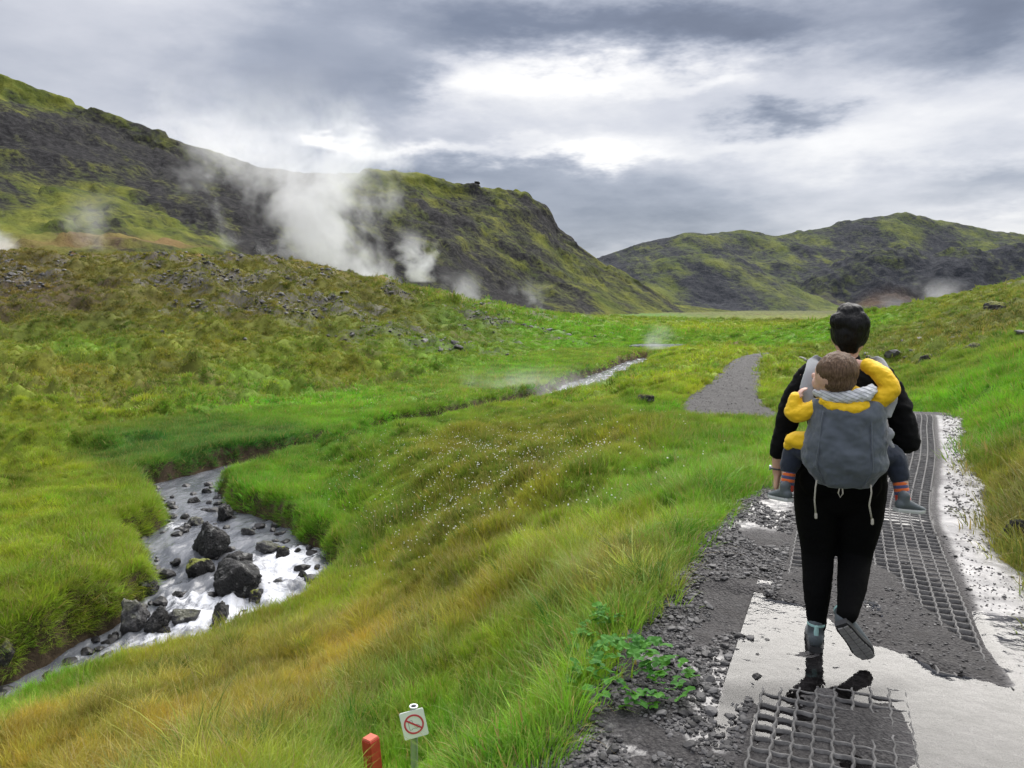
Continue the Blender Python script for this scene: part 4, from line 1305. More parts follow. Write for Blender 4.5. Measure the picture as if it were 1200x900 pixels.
for (bx, by, bw, bh, sd_, mt, lb) in BOULDERS:
    b_ = water_point(bx, by)
    k_ = b_[1] / F
    bw, bh = bw * .88, bh * .86
    hr = bw * k_ * .5
    boulder('boulder', (float(b_[0]), float(b_[1] + hr * .6), float(water_z(b_[1] + hr * .6)) - .02), hr * 1.08, hr * .9, bh * k_ * 1.05, sd_, mt, lb)
# small dark stones awash along the edges and in the rapid
n0 = 900
sx_, sy_ = rng.uniform(-8.5, -2.6, n0), rng.uniform(8.6, 17.5, n0)
sd0 = stream_sd(sx_, sy_) + .16 * fbm(sx_ * 1.1, sy_ * 1.1, 6.3, 3)
k = (sd0 < -.02) & ((sd0 > -.45) | (rng.random(n0) < .10 + .25 * (np.abs(sy_ - 11.2) < 1.2)))
sx_, sy_ = sx_[k], sy_[k]
n = len(sx_)
m_small = simple('small_wet_stone', (.018, .017, .017), .4, 12, .5, .3, 0, .3)
c_small = proto_collection('small_stone', [mesh_pd('small_stone', *facet_rock(400 + i, 2, 10, .12, .7)) for i in range(5)], m_small)
scatter('stream_stones', 'small wet dark stones awash along the edges of the stream', c_small, np.stack([sx_, sy_, water_z(sy_) + rng.uniform(-.03, .02, n)], -1),
        np.stack([rng.uniform(-.4, .4, n), rng.uniform(-.4, .4, n), rng.uniform(0, 6.28, n)], -1), rng.uniform(.04, .13, n), np.ones((n, 3)) * .02, rng.integers(0, 5, n))
def on_ground(px, py, dz=0.0):
    ds_ = np.concatenate([np.linspace(1.5, 30, 900), np.geomspace(30.1, 500, 300)])
    q = pix(np.full(ds_.shape, px), np.full(ds_.shape, py), ds_)
    h = ground_h(q[:, 0], q[:, 1])
    k = np.nonzero(q[:, 2] <= h + dz)[0]
    return q[k[0]] if len(k) else q[-1]
for (bx, by, bw, bh, sd_, mt, lb) in [
        (4, 772, 26, 26, 31, m_dryrock, 'pale grey rock lodged in the left turf bank downstream'),
        (1190, 640, 40, 34, 32, m_dryrock, 'grey rock half buried in the earth cut beside the path'),
        (757, 471, 20, 9, 33, m_dryrock, 'dark low rock lying in the meadow left of the gravel path'),
        (1140, 410, 24, 9, 36, m_dryrock, 'mossy dark outcrop on the hillside right of the path'),
        (1170, 362, 30, 8, 37, m_dryrock, 'dark rock outcrop high on the hillside right of the path'),
        (1085, 425, 24, 9, 38, m_dryrock, 'low mossy outcrop at the foot of the right hillside')]:
    b_ = on_ground(bx, by)
    k_ = b_[1] / F
    boulder('rock', tuple(float(q) for q in b_), bw * k_ * .5, bw * k_ * .5, bh * k_ * 1.1, sd_, mt, lb, cat='rock')
# cairn on the ridge
cb = pix(558, 221, 343)
ca = empty('cairn', tuple(float(q) for q in cb - np.array([0, 0, 1.0])))
tag(ca, 'tiny stone cairn standing on the crest of the dark ridge', 'cairn')
for i, (r_, z_) in enumerate([(2.6, .6), (1.9, 2.2), (1.2, 3.6)]):
    P_, F_ = facet_rock(60 + i, 2, 10, .05, .7)
    o = link('stone', mesh_pd('stone', P_ * r_, F_), m_basalt, ca)
    o.location = (0.3 * i, 0, z_)

# lava rubble on the mound (uncountable)
m_rub, nb, p = new_mat('lava_rubble')
tint = nb.attr('tint', 'INSTANCER')
pos = nb.new('ShaderNodeNewGeometry').outputs['Position']
nb.put(p.inputs['Base Color'], nb.mix(nb.mr(nb.noise(pos, 2.5, 5), .45, .62), tint, nb.vm('SCALE', tint, scale=1.9)))
p.inputs['Roughness'].default_value = .8
c_rub = proto_collection('rubble', [mesh_pd('rubble', *facet_rock(200 + i, 2, 10, .12, .6)) for i in range(5)], m_rub)
x, y = wedge(26000, 40, 92, -.8, .15)
mm = mound_mask(x, y) * sstep(.0, .5, fbm(x * .16, y * .16, 8.8, 4) + .0 + .5 * fbm(x * .7, y * .7, 3.8, 3))
k = rng.random(len(x)) < mm * 1.0
x, y = x[k], y[k]
xr2, yr2 = wedge(2600, 22, 80, .2, .82)
k = (fbm(xr2 * .12, yr2 * .12, 2.8, 4) > .18) & (xr2 - .15 * yr2 > 8)
x, y = np.concatenate([x, xr2[k]]), np.concatenate([y, yr2[k]])
n = len(x)
g_ = rng.uniform(.02, .11, n)
scatter('lava_rubble', 'grey lava rubble strewn over the mossy mound', c_rub, np.stack([x, y, ground_h(x, y) - .02], -1),
        np.stack([rng.uniform(-.4, .4, n), rng.uniform(-.4, .4, n), rng.uniform(0, 6.28, n)], -1), rng.uniform(.06, .20, n) * np.where(rng.random(n) < .06, 1.9, 1), np.stack([g_, g_ * .96, g_ * .94], -1), rng.integers(0, 5, n))

# ------------------------------------------------------------------ trail posts at the foot of the picture
m_red = simple('red_painted_wood', (.42, .045, .03), .6, 30, .3, .3)
m_redtop = simple('weathered_red_wood', (.46, .10, .06), .7, 40, .25, .3)
m_galv = simple('galvanised_steel', (.36, .39, .41), .4, 30, .15, 0, .6)
m_white = simple('white_sign_plate', (.80, .80, .82), .35, 10, .05)
m_sred = simple('red_sign_print', (.58, .05, .09), .4, 10, .1)
m_sgrey = simple('grey_sign_print', (.22, .22, .23), .5, 10, .1)

pb = pix(441, 866, 3.9)
gz_ = float(ground_h(np.array([pb[0]]), np.array([pb[1]]))[0])
hp = float(pb[2]) - gz_ + .25
post = empty('marker_post', (float(pb[0]), float(pb[1]), gz_ - .25), R(-38))
tag(post, 'short red wooden marker post beside the prohibition sign', 'post')
bm = bmesh.new()
a = .036
vb = [bm.verts.new((sx * a, sy * a, 0)) for sx, sy in ((-1, -1), (1, -1), (1, 1), (-1, 1))]
vt = [bm.verts.new((sx * a, sy * a, hp)) for sx, sy in ((-1, -1), (1, -1), (1, 1), (-1, 1))]
for i in range(4):
    bm.faces.new((vb[i], vb[(i + 1) % 4], vt[(i + 1) % 4], vt[i]))
bm.faces.new(vb[::-1]); bm.faces.new(vt)
bmesh.ops.bevel(bm, geom=bm.edges[:], offset=.004, segments=2, affect='EDGES')
me = bpy.data.meshes.new('shaft'); bm.to_mesh(me); bm.free()
link('shaft', me, m_red, post, False)
V = [(sx * (a - .003), sy * (a - .003), hp + .0015) for sx, sy in ((-1, -1), (1, -1), (1, 1), (-1, 1))] + [(sx * (a * .8), sy * (a * .8), hp + .010) for sx, sy in ((-1, -1), (1, -1), (1, 1), (-1, 1))]
link('cap', mesh_pd('cap', V, [(0, 1, 5, 4), (1, 2, 6, 5), (2, 3, 7, 6), (3, 0, 4, 7), (4, 5, 6, 7)]), m_redtop, post, False)
post.rotation_euler = (R(2), R(-4), R(-38))

pb = pix(485, 845, 3.75)
gz_ = float(ground_h(np.array([pb[0]]), np.array([pb[1]]))[0])
hp = float(pb[2]) - gz_ + .25
sign = empty('trail_sign', (float(pb[0]), float(pb[1]), gz_ - .25), R(8))
tag(sign, 'small white no walking sign with red ring on a grey metal post', 'sign')
def tube(name, P_, rad, mat, parent, n=16, cap=True):
    P_ = np.array(P_, float)
    rad = np.broadcast_to(np.asarray(rad, float), (len(P_),))
    V, Fc = [], []
    for i, q in enumerate(P_):
        t = P_[min(i + 1, len(P_) - 1)] - P_[max(i - 1, 0)]
        t /= np.linalg.norm(t)
        ref = np.array([0, 0, 1.]) if abs(t[2]) < .9 else np.array([0, 1., 0])
        u = np.cross(t, ref); u /= np.linalg.norm(u)
        v = np.cross(t, u)
        for j in range(n):
            an = 2 * math.pi * j / n
            V.append(q + rad[i] * (u * math.cos(an) + v * math.sin(an)))
    for i in range(len(P_) - 1):
        for j in range(n):
            Fc.append((i * n + j, i * n + (j + 1) % n, (i + 1) * n + (j + 1) % n, (i + 1) * n + j))
    if cap:
        Fc.append(tuple(range(n - 1, -1, -1))); Fc.append(tuple((len(P_) - 1) * n + j for j in range(n)))
    return link(name, mesh_pd(name, V, Fc), mat, parent)
top_h = hp + .082
tube('pole', [(0, 0, 0), (0, 0, top_h)], .019, m_galv, sign, cap=False)
an = np.linspace(0, 2 * np.pi, 25)
tube('rim', np.stack([.019 * np.cos(an), .019 * np.sin(an), top_h + 0 * an], -1), .0045, m_white, sign, 8, False)
tube('shade_disc', [(0, 0, top_h - .02), (0, 0, top_h - .012)], .0175, simple('bore_shade', (.02, .02, .02), .8), sign)  # dark disc painted as the shade inside the open pipe end
plate = empty('plate', (0, -.0265, hp))
plate.parent = sign
plate.rotation_euler = (R(-6), R(-12), 0)
def flat_part(name, pts, depth, y0, mat, holes=None):
    """extruded outline in the plate's plane (x, z)"""
    n = len(pts)
    V = [(x, y0, z) for x, z in pts] + [(x, y0 - depth, z) for x, z in pts]
    Fc = [tuple(range(n)), tuple(range(2 * n - 1, n - 1, -1))] + [(i, i + n, (i + 1) % n + n, (i + 1) % n) for i in range(n)]
    return link(name, mesh_pd(name, V, Fc), mat, plate, False)
hw, hh, rc = .064, .072, .008
rp = []
for cx_, cz_, a0 in ((hw - rc, hh - rc, 0), (-hw + rc, hh - rc, 90), (-hw + rc, -hh + rc, 180), (hw - rc, -hh + rc, 270)):
    rp += [(cx_ + rc * math.cos(R(a0 + t)), cz_ + rc * math.sin(R(a0 + t))) for t in (0, 30, 60, 90)]
flat_part('panel', rp, .004, 0, m_white)
V, Fc = [], []
NR = 48
for i in range(NR):
    t = 2 * math.pi * i / NR
    for r_, yy_ in ((.043, -.0042), (.052, -.0042), (.052, -.0056), (.043, -.0056)):
        V.append((r_ * math.cos(t), yy_, r_ * math.sin(t)))
for i in range(NR):
    for j in range(4):
        Fc.append((i * 4 + j, i * 4 + (j + 1) % 4, ((i + 1) % NR) * 4 + (j + 1) % 4, ((i + 1) % NR) * 4 + j))
link('prohibition_ring', mesh_pd('prohibition_ring', V, Fc), m_sred, plate, False)
c45, hl, hwid = math.cos(R(42)), .045, .0042
sl_pts = []
for u_, v_ in ((-hl, -hwid), (hl, -hwid), (hl, hwid), (-hl, hwid)):
    sl_pts.append((u_ * math.cos(R(-38)) - v_ * math.sin(R(-38)), u_ * math.sin(R(-38)) + v_ * math.cos(R(-38))))
flat_part('prohibition_bar', sl_pts, .0016, -.0046, m_sred)
boot = [(-.026, .020), (-.006, .023), (-.004, .006), (.006, -.002), (.020, -.006), (.028, -.013), (.028, -.021), (.012, -.021), (.009, -.025), (.002, -.021), (-.012, -.022), (-.014, -.027), (-.025, -.027), (-.027, -.010), (-.026, .020)]
V, Fc = [], []
for (x0, z0), (x1, z1) in zip(boot[:-1], boot[1:]):
    L_ = math.hypot(x1 - x0, z1 - z0); nx_, nz_ = -(z1 - z0) / L_ * .0011, (x1 - x0) / L_ * .0011
    b0 = len(V)
    V += [(x0 - nx_, -.0044, z0 - nz_), (x1 - nx_, -.0044, z1 - nz_), (x1 + nx_, -.0044, z1 + nz_), (x0 + nx_, -.0044, z0 + nz_)]
    Fc.append((b0, b0 + 1, b0 + 2, b0 + 3))
link('boot_outline', mesh_pd('boot_outline', V, Fc), m_sgrey, plate, False)

# ------------------------------------------------------------------ leafy plant at the edge of the gravel
m_leaf, nb, p = new_mat('broad_leaf')
co = nb.new('ShaderNodeTexCoord').outputs['Object']
oi = nb.new('ShaderNodeObjectInfo').outputs['Random']
nb.put(p.inputs['Base Color'], nb.mix(oi, (.03, .12, .018), (.075, .22, .025)))
p.inputs['Roughness'].default_value = .6
p.inputs['Specular IOR Level'].default_value = .15
t = nb.new('ShaderNodeBsdfTranslucent'); t.inputs[0].default_value = (.12, .30, .03, 1)
mxs = nb.new('ShaderNodeMixShader'); mxs.inputs[0].default_value = .3
m_leaf.node_tree.links.new(p.outputs[0], mxs.inputs[1]); m_leaf.node_tree.links.new(t.outputs[0], mxs.inputs[2])
m_leaf.node_tree.links.new(mxs.outputs[0], m_leaf.node_tree.nodes['Material Output'].inputs[0])
def leaf_mesh(seed):
    r_ = np.random.default_rng(seed)
    n = 15
    V = [(0, 0, 0)]
    for i in range(n):
        a_ = -2.6 + 5.2 * i / (n - 1)
        q = (.55 + .45 * abs(math.cos(a_ * 1.75))) * (1 - .12 * abs(a_) / 2.6)
        V.append((q * math.sin(a_), q * math.cos(a_), .22 * q * abs(math.sin(a_ * 1.75)) - .18 * q * q))
    return mesh_pd('leaf', V, [(0, i + 1, i + 2) for i in range(n - 1)])
leaves = [leaf_mesh(i) for i in range(3)]
for me in leaves:
    me.materials.append(m_leaf)
for (px_, py_, rad_, nl, lb) in ((735, 812, .30, 150, 'broad leafed green herb overhanging the gravel shoulder'), (690, 765, .16, 45, 'small leafy herb in the long grass above the gravel')):
    b_ = on_ground(px_, py_)
    pl = empty('leafy_plant', tuple(float(q) for q in b_))
    tag(pl, lb, 'plant')
    for i in range(nl):
        a_, q = rng.uniform(0, 6.28), rad_ * math.sqrt(rng.random())
        o = bpy.data.objects.new('leaf', leaves[i % 3])
        COL.objects.link(o); o.parent = pl
        ex, ey = b_[0] + q * math.cos(a_), b_[1] + q * math.sin(a_)
        hz0 = float(ground_h(np.array([ex]), np.array([ey]))[0]) - b_[2]
        o.location = (q * math.cos(a_), q * math.sin(a_), hz0 + .05 + rng.uniform(.06, .20) * (1 - .6 * q / rad_))
        s_ = rng.uniform(.022, .040)
        o.scale = (s_, s_, s_)
        o.rotation_euler = (rng.uniform(-.2, .7), rng.uniform(-.5, .5), a_ - 1.57 + rng.normal(0, .5))

# white cotton-grass heads in the meadow
m_cot = simple('cotton_white', (.78, .78, .74), .9, 10, .05)
c_cot = proto_collection('cotton_head', [mesh_pd('cotton_head', *facet_rock(300 + i, 1, 9, .1, 1.0)) for i in range(2)], m_cot)
pts = []
for _ in range(1500):
    q_ = (rng.normal(545, 95), rng.normal(545, 34))
    pts.append(q_)
qp = np.array([raw_pix(a_, b__) for a_, b__ in pts if 380 < a_ < 760 and 485 < b__ < 640])
k = spread(qp[:, 0], qp[:, 1], .5) & (fbm(qp[:, 0] * .8, qp[:, 1] * .8, 1.2, 3) > -.5)
qp = qp[k]
n = len(qp)
qp[:, 0] += rng.normal(0, .5, n); qp[:, 1] += rng.normal(0, .5, n)
qp[:, 2] = ground_h(qp[:, 0], qp[:, 1]) + rng.uniform(.14, .24, n)
scatter('cotton_grass', 'white cotton grass heads dotted over the olive meadow', c_cot, qp, np.zeros((n, 3)), rng.uniform(.004, .0095, n), np.ones((n, 3)), rng.integers(0, 2, n))
# ------------------------------------------------------------------ people
def frame_of(t, ref):
    t = t / np.linalg.norm(t)
    u = np.cross(ref, t)
    if np.linalg.norm(u) < 1e-4:
        u = np.cross(np.array([1., 0, 0]), t)
    u /= np.linalg.norm(u)
    return u, np.cross(t, u)

class Body:
    """overlapping closed lofts that are fused into one continuous skin"""
    def __init__(self):
        self.V, self.F = [], []
    def loft(self, C, Rx, Ry=None, ref=(0, 1, 0), n=24, round_ends=True, fixed=None):
        C = np.array(C, float)
        Rx = np.array(Rx, float); Ry = Rx if Ry is None else np.array(Ry, float)
        k = 6
        t = np.arange(len(C))
        tt = np.linspace(0, len(C) - 1, (len(C) - 1) * k + 1)
        Cc = catmull(C, k)
        Rxx = np.interp(tt, t, Rx); Ryy = np.interp(tt, t, Ry)
        ker = np.array([1, 2, 3, 2, 1.]); ker /= ker.sum()
        if len(Rxx) > 6:
            Rxx = np.convolve(np.pad(Rxx, 2, mode='edge'), ker, 'valid'); Ryy = np.convolve(np.pad(Ryy, 2, mode='edge'), ker, 'valid')
        if round_ends:
            d0 = Cc[0] - Cc[1]; d0 /= np.linalg.norm(d0); d1 = Cc[-1] - Cc[-2]; d1 /= np.linalg.norm(d1)
            r0, r1 = min(Rxx[0], Ryy[0]), min(Rxx[-1], Ryy[-1])
            e = [.35, .7, .92, .99]; 
            pre = [Cc[0] + d0 * r0 * q for q in e[::-1]]; pf = [math.sqrt(1 - q * q) for q in e[::-1]]
            post_ = [Cc[-1] + d1 * r1 * q for q in e]; qf = [math.sqrt(1 - q * q) for q in e]
            Rxx = np.concatenate([[Rxx[0] * f for f in pf], Rxx, [Rxx[-1] * f for f in qf]])
            Ryy = np.concatenate([[Ryy[0] * f for f in pf], Ryy, [Ryy[-1] * f for f in qf]])
            Cc = np.vstack([pre, Cc, post_])
        ref = np.array(ref, float)
        n0 = len(self.V)
        for i in range(len(Cc)):
            tg = Cc[min(i + 1, len(Cc) - 1)] - Cc[max(i - 1, 0)] if fixed is None else np.array(fixed, float)
            u, v = frame_of(tg, ref)
            for j in range(n):
                a = 2 * math.pi * j / n
                self.V.append(Cc[i] + u * Rxx[i] * math.cos(a) + v * Ryy[i] * math.sin(a))
        m = len(Cc)
        for i in range(m - 1):
            for j in range(n):
                self.F.append((n0 + i * n + j, n0 + i * n + (j + 1) % n, n0 + (i + 1) * n + (j + 1) % n, n0 + (i + 1) * n + j))
        self.F.append(tuple(n0 + j for j in range(n - 1, -1, -1)))
        self.F.append(tuple(n0 + (m - 1) * n + j for j in range(n)))
        return self
    def ball(self, c, r, n=20):
        n0 = len(self.V)
        r = np.broadcast_to(np.asarray(r, float), (3,))
        bm = bmesh.new()
        bmesh.ops.create_uvsphere(bm, u_segments=n, v_segments=n // 2 + 2, radius=1)
        bm.verts.index_update()
        for v in bm.verts:
            self.V.append(np.array(c) + np.array(v.co) * r)
        for f in bm.faces:
            self.F.append(tuple(n0 + v.index for v in f.verts))
        bm.free()
        return self
    def fuse(self, name, voxel, smooth, mat, parent, wrinkle=None):
        me = mesh_pd(name, self.V, self.F)
        o = bpy.data.objects.new(name + '_tmp', me)
        COL.objects.link(o)
        r_ = o.modifiers.new('r', 'REMESH'); r_.mode = 'VOXEL'; r_.voxel_size = voxel
        s_ = o.modifiers.new('s', 'SMOOTH'); s_.iterations = smooth; s_.factor = .5
        dg = bpy.context.evaluated_depsgraph_get()
        dg.update()
        out = bpy.data.meshes.new_from_object(o.evaluated_get(dg))
        out.name = name
        bpy.data.objects.remove(o); bpy.data.meshes.remove(me)
        if wrinkle is not None:
            n = len(out.vertices)
            co = np.zeros(n * 3, np.float32); out.vertices.foreach_get('co', co); co = co.reshape(-1, 3).astype(float)
            no = np.zeros(n * 3, np.float32); out.vertices.foreach_get('normal', no); no = no.reshape(-1, 3)
            co = co + no * wrinkle(co)[:, None]
            out.vertices.foreach_set('co', co.astype(np.float32).reshape(-1)); out.update()
        return link(name, out, mat, parent)

def cloth(name, col, rough=.8, sheen=.3, weave=900, var=.2, spec=.25):
    m, nb, p = new_mat(name)
    co = nb.new('ShaderNodeTexCoord').outputs['Object']
    n = nb.noise(co, 9, 4, .6)
    c = nb.mix(n, tuple(q * (1 - var) for q in col), tuple(q * (1 + var) for q in col))
    nb.put(p.inputs['Base Color'], c)
    p.inputs['Roughness'].default_value = rough
    p.inputs['Specular IOR Level'].default_value = spec
    p.inputs['Sheen Weight'].default_value = sheen
    p.inputs['Sheen Roughness'].default_value = .5
    nb.put(p.inputs['Normal'], nb.bump(nb.m('ADD', nb.noise(co, weave, 2), nb.m('MULTIPLY', nb.noise(co, 28, 4), 2.0)), .25, .004))
    return m
def skin_mat(name, col):
    m, nb, p = new_mat(name)
    co = nb.new('ShaderNodeTexCoord').outputs['Object']
    nb.put(p.inputs['Base Color'], nb.mix(nb.noise(co, 30, 4), tuple(q * .88 for q in col), tuple(q * 1.08 for q in col)))
    p.inputs['Roughness'].default_value = .5
    p.inputs['Subsurface Weight'].default_value = .12
    p.inputs['Subsurface Radius'].default_value = (.01, .004, .002)
    return m
def hair_mat(name, ca, cb_):
    m, nb, p = new_mat(name)
    co = nb.new('ShaderNodeTexCoord').outputs['Object']
    n = nb.noise(nb.vm('MULTIPLY', co, (1, 1, .18)), 160, 4, .6)
    nb.put(p.inputs['Base Color'], nb.mix(nb.mr(n, .35, .65), ca, cb_))
    p.inputs['Roughness'].default_value = .5
    p.inputs['Specular IOR Level'].default_value = .18
    nb.put(p.inputs['Normal'], nb.bump(n, .8, .006))
    return m
m_skin = skin_mat('skin', (.58, .35, .26))
m_skin2 = skin_mat('toddler_skin', (.58, .36, .28))
m_hair = hair_mat('black_hair', (.003, .003, .0035), (.010, .0095, .010))
m_hair2 = hair_mat('brown_hair', (.07, .042, .026), (.15, .095, .06))
m_sweat = cloth('black_sweater', (.0045, .0045, .005), .95, .02, spec=.1)
m_legg = cloth('black_leggings', (.0028, .0028, .003), .9, .0, spec=.1)
m_yel = cloth('yellow_jacket', (.80, .50, .012), .6, .1)
m_liner = cloth('grey_striped_liner', (.55, .56, .58), .8, .2)
nbl = NB(m_liner.node_tree)
pl_ = m_liner.node_tree.nodes['Principled BSDF']
col_ = pl_.inputs['Base Color'].links[0].from_socket
xo = nbl.sep(nbl.new('ShaderNodeTexCoord').outputs['Object'])
stp = nbl.m('SINE', nbl.m('ADD', nbl.m('MULTIPLY', xo[2], 420), nbl.m('MULTIPLY', xo[0], 160)))
nbl.put(pl_.inputs['Base Color'], nbl.mix(nbl.mr(stp, .55, .8, 0, .6), col_, (.16, .17, .19)))
m_navy = cloth('navy_trousers', (.018, .024, .042), .8, .2)
m_carr = cloth('slate_canvas', (.085, .10, .125), .75, .3, 600, .15)
m_strap = cloth('pale_grey_webbing', (.26, .27, .28), .8, .3)
m_cord = cloth('beige_cord', (.45, .42, .36), .8, .1)
m_shoe = cloth('slate_shoe', (.085, .10, .11), .6, .1)
m_mint = simple('mint_trim', (.36, .58, .55), .6, 60, .2)
m_sole = simple('dark_rubber', (.03, .03, .032), .6, 60, .3)
m_lug = simple('grey_rubber_tread', (.32, .31, .30), .7, 60, .3, .3)
m_lsole = simple('pale_rubber', (.45, .46, .46), .6, 60, .1)
m_watch = simple('watch_strap', (.05, .05, .055), .4, 60, .1)

def set_local(o, M):
    o.matrix_local = M

def hand(B, wrist, dirv, palm_n, side, L=.17, curl=.5):
    """palm with five separate fingers; dirv = pointing direction, palm_n = palm facing, side = thumb side"""
    d = np.array(dirv, float); d /= np.linalg.norm(d)
    n = np.array(palm_n, float); n -= d * (n @ d); n /= np.linalg.norm(n)
    s = np.cross(d, n) * side
    w_ = np.array(wrist, float)
    B.loft([w_, w_ + d * L * .18, w_ + d * L * .42, w_ + d * L * .5], [L * .15, L * .2, L * .235, L * .21], [L * .11, L * .095, L * .09, L * .07], ref=n)
    for i, (o_, ln) in enumerate(((.17, .40), (.06, .46), (-.055, .43), (-.16, .34))):
        b = w_ + d * L * .46 + s * L * o_
        a1, a2 = curl * .45, curl * 1.1
        p1 = b + (d * math.cos(a1) + n * math.sin(a1)) * L * ln * .45
        p2 = p1 + (d * math.cos(a2) + n * math.sin(a2)) * L * ln * .32
        p3 = p2 + (d * math.cos(a2 * 1.3) + n * math.sin(a2 * 1.3)) * L * ln * .25
        B.loft([b - d * L * .05, p1, p2, p3], [L * .055, L * .052, L * .046, L * .038], n=12)
    b = w_ + d * L * .14 + s * L * .15
    p1 = b + (d * .75 + s * .6 + n * .2) * L * .20
    p2 = p1 + (d * .9 + s * .2 + n * .35) * L * .17
    B.loft([b, p1, p2], [L * .075, L * .06, L * .045], n=12)

def face(B, c, r, fwd=1.0):
    """nose, brow, ears and jaw on a head that looks along +y"""
    cx_, cy_, cz_ = c; rx_, ry_, rz_ = r
    B.ball((cx_, cy_ + ry_ * .30, cz_ - rz_ * .52), (rx_ * .68, ry_ * .58, rz_ * .50))
    B.loft([(cx_, cy_ + ry_ * .93, cz_ + rz_ * .05), (cx_, cy_ + ry_ * 1.12, cz_ - rz_ * .25)], [rx_ * .10, rx_ * .17], n=10)
    B.ball((cx_, cy_ + ry_ * .9, cz_ - rz_ * .55), (rx_ * .28, ry_ * .10, rz_ * .06), 10)
    for s in (-1, 1):
        B.ball((cx_ + s * rx_ * .98, cy_ - ry_ * .02, cz_ - rz_ * .10), (rx_ * .12, ry_ * .22, rz_ * .28), 12)

def eyes(parent, c, r, mat_w, mat_d):
    for s in (-1, 1):
        b = Body().ball((c[0] + s * r[0] * .38, c[1] + r[1] * .84, c[2] + r[2] * .02), (r[0] * .14, r[1] * .10, r[2] * .09), 10)
        e = link('eye', mesh_pd('eye', b.V, b.F), mat_d, parent)

# ---------------- woman
WX_, WY_, WSC = 1.535, 3.45, .962
woman = empty('person', (WX_, WY_, .006), R(-24))
woman.scale = (WSC, WSC, WSC)
tag(woman, 'woman in black sweater and leggings walking away along the mat, toddler on her back', 'person')
HIPZ = .90
LEGL = [(-.102, .0, .86), (-.098, .02, .68), (-.084, .045, .47), (-.080, .01, .30), (-.073, -.012, .12)]
LEGR = [(.102, .01, .86), (.100, .04, .68), (.086, .075, .485), (.076, -.05, .36), (.060, -.165, .262)]
TORSO = [(.80, .0, .150, .110), (.86, .0, .198, .132), (.92, -.005, .205, .138), (1.0, .0, .182, .120), (1.09, .005, .155, .102), (1.2, .005, .168, .108), (1.3, .0, .186, .112), (1.37, .0, .178, .100), (1.415, .005, .120, .075), (1.44, .01, .066, .058)]
ARML = [(-.150, .0, 1.375), (-.208, -.01, 1.28), (-.244, -.02, 1.17), (-.266, -.02, 1.07)]
FORL = [(-.266, -.02, 1.07), (-.282, .0, .97), (-.288, .02, .875)]
ARMR = [(.150, .0, 1.375), (.214, -.01, 1.28), (.254, -.025, 1.17), (.276, -.03, 1.085)]
FORR = [(.276, -.03, 1.085), (.25, .09, 1.06), (.20, .21, 1.06)]
HEADC, HEADR = (.012, .03, 1.572), (.074, .092, .108)
B = Body()
z_ = [t[0] for t in TORSO]
B.loft([(0, t[1], t[0]) for t in TORSO], [t[2] * .94 for t in TORSO], [t[3] * .94 for t in TORSO], fixed=(0, 0, 1), ref=(0, 1, 0))
for LG in (LEGL, LEGR):
    B.loft(LG, [.092, .084, .060, .058, .036])
for A_, FO in ((ARML, FORL), (ARMR, FORR)):
    B.loft(A_, [.058, .048, .042, .038])
    B.loft(FO, [.037, .035, .025])
B.loft([(0, .0, 1.40), (.006, .012, 1.47), (.01, .02, 1.52)], [.056, .05, .05])
B.ball(HEADC, HEADR); face(B, HEADC, HEADR)
hand(B, FORL[-1], (-.06, .12, -1), (1, .1, 0), -1, .165, .6)
hand(B, FORR[-1], (-.75, .5, .1), (0, -.3, -1), 1, .165, .8)
ML = Matrix.Translation((-.073, -.062, .006)) @ Matrix.Rotation(R(4), 4, 'Z')
# trailing foot: heel lifted, sole turned to the camera
MR_ = Matrix.Translation((.040, -.232, .226)) @ Matrix.Rotation(R(-31), 4, 'Y') @ Matrix.Rotation(R(-6), 4, 'Z') @ Matrix.Rotation(R(-64), 4, 'X')
for LG, MF in ((LEGL, ML), (LEGR, MR_)):
    B.loft([LG[-1]] + [tuple(MF @ Vector(q)) for q in ((0, .05, .09), (0, .10, .068), (0, .18, .047))], [.034, .032, .026, .018])
body_w = B.fuse('body', .0065, 4, m_skin, woman)
eyes(body_w, HEADC, HEADR, m_white, m_sole)

def wr_sweater(c):
    f = fbm(c[:, 0] * 9, c[:, 1] * 9, c[:, 2] * 13, 3)
    return .010 * f + .006 * np.abs(fbm(c[:, 0] * 16, c[:, 1] * 16, c[:, 2] * 26, 2)) * (np.abs(c[:, 0]) > .17)
B = Body()
SW = [t for t in TORSO if t[0] >= .92]
B.loft([(0, t[1], t[0]) for t in SW], [t[2] * 1.0 for t in SW], [t[3] * 1.08 for t in SW], fixed=(0, 0, 1))
B.loft(ARML, [.064, .057, .053, .051]); B.loft(ARMR, [.064, .058, .056, .053])
B.loft([FORL[0], (-.274, -.012, 1.02), (-.280, -.003, .985)], [.051, .048, .045])
B.loft(FORR, [.058, .052, .046])
B.fuse('sweater', .008, 5, m_sweat, woman, wr_sweater)
B = Body()
LG_ = [t for t in TORSO if t[0] <= 1.0]
B.loft([(0, t[1], t[0]) for t in LG_], [t[2] * 1.02 for t in LG_], [t[3] * 1.03 for t in LG_], fixed=(0, 0, 1))
B.ball((-.085, -.075, .875), (.098, .075, .095)); B.ball((.085, -.07, .875), (.098, .075, .095))
B.loft(LEGL, [.112, .103, .078, .068, .042]); B.loft(LEGR, [.112, .103, .080, .068, .046])
B.fuse('leggings', .0075, 5, m_legg, woman, lambda c: .0025 * fbm(c[:, 0] * 14, c[:, 1] * 14, c[:, 2] * 22, 3))
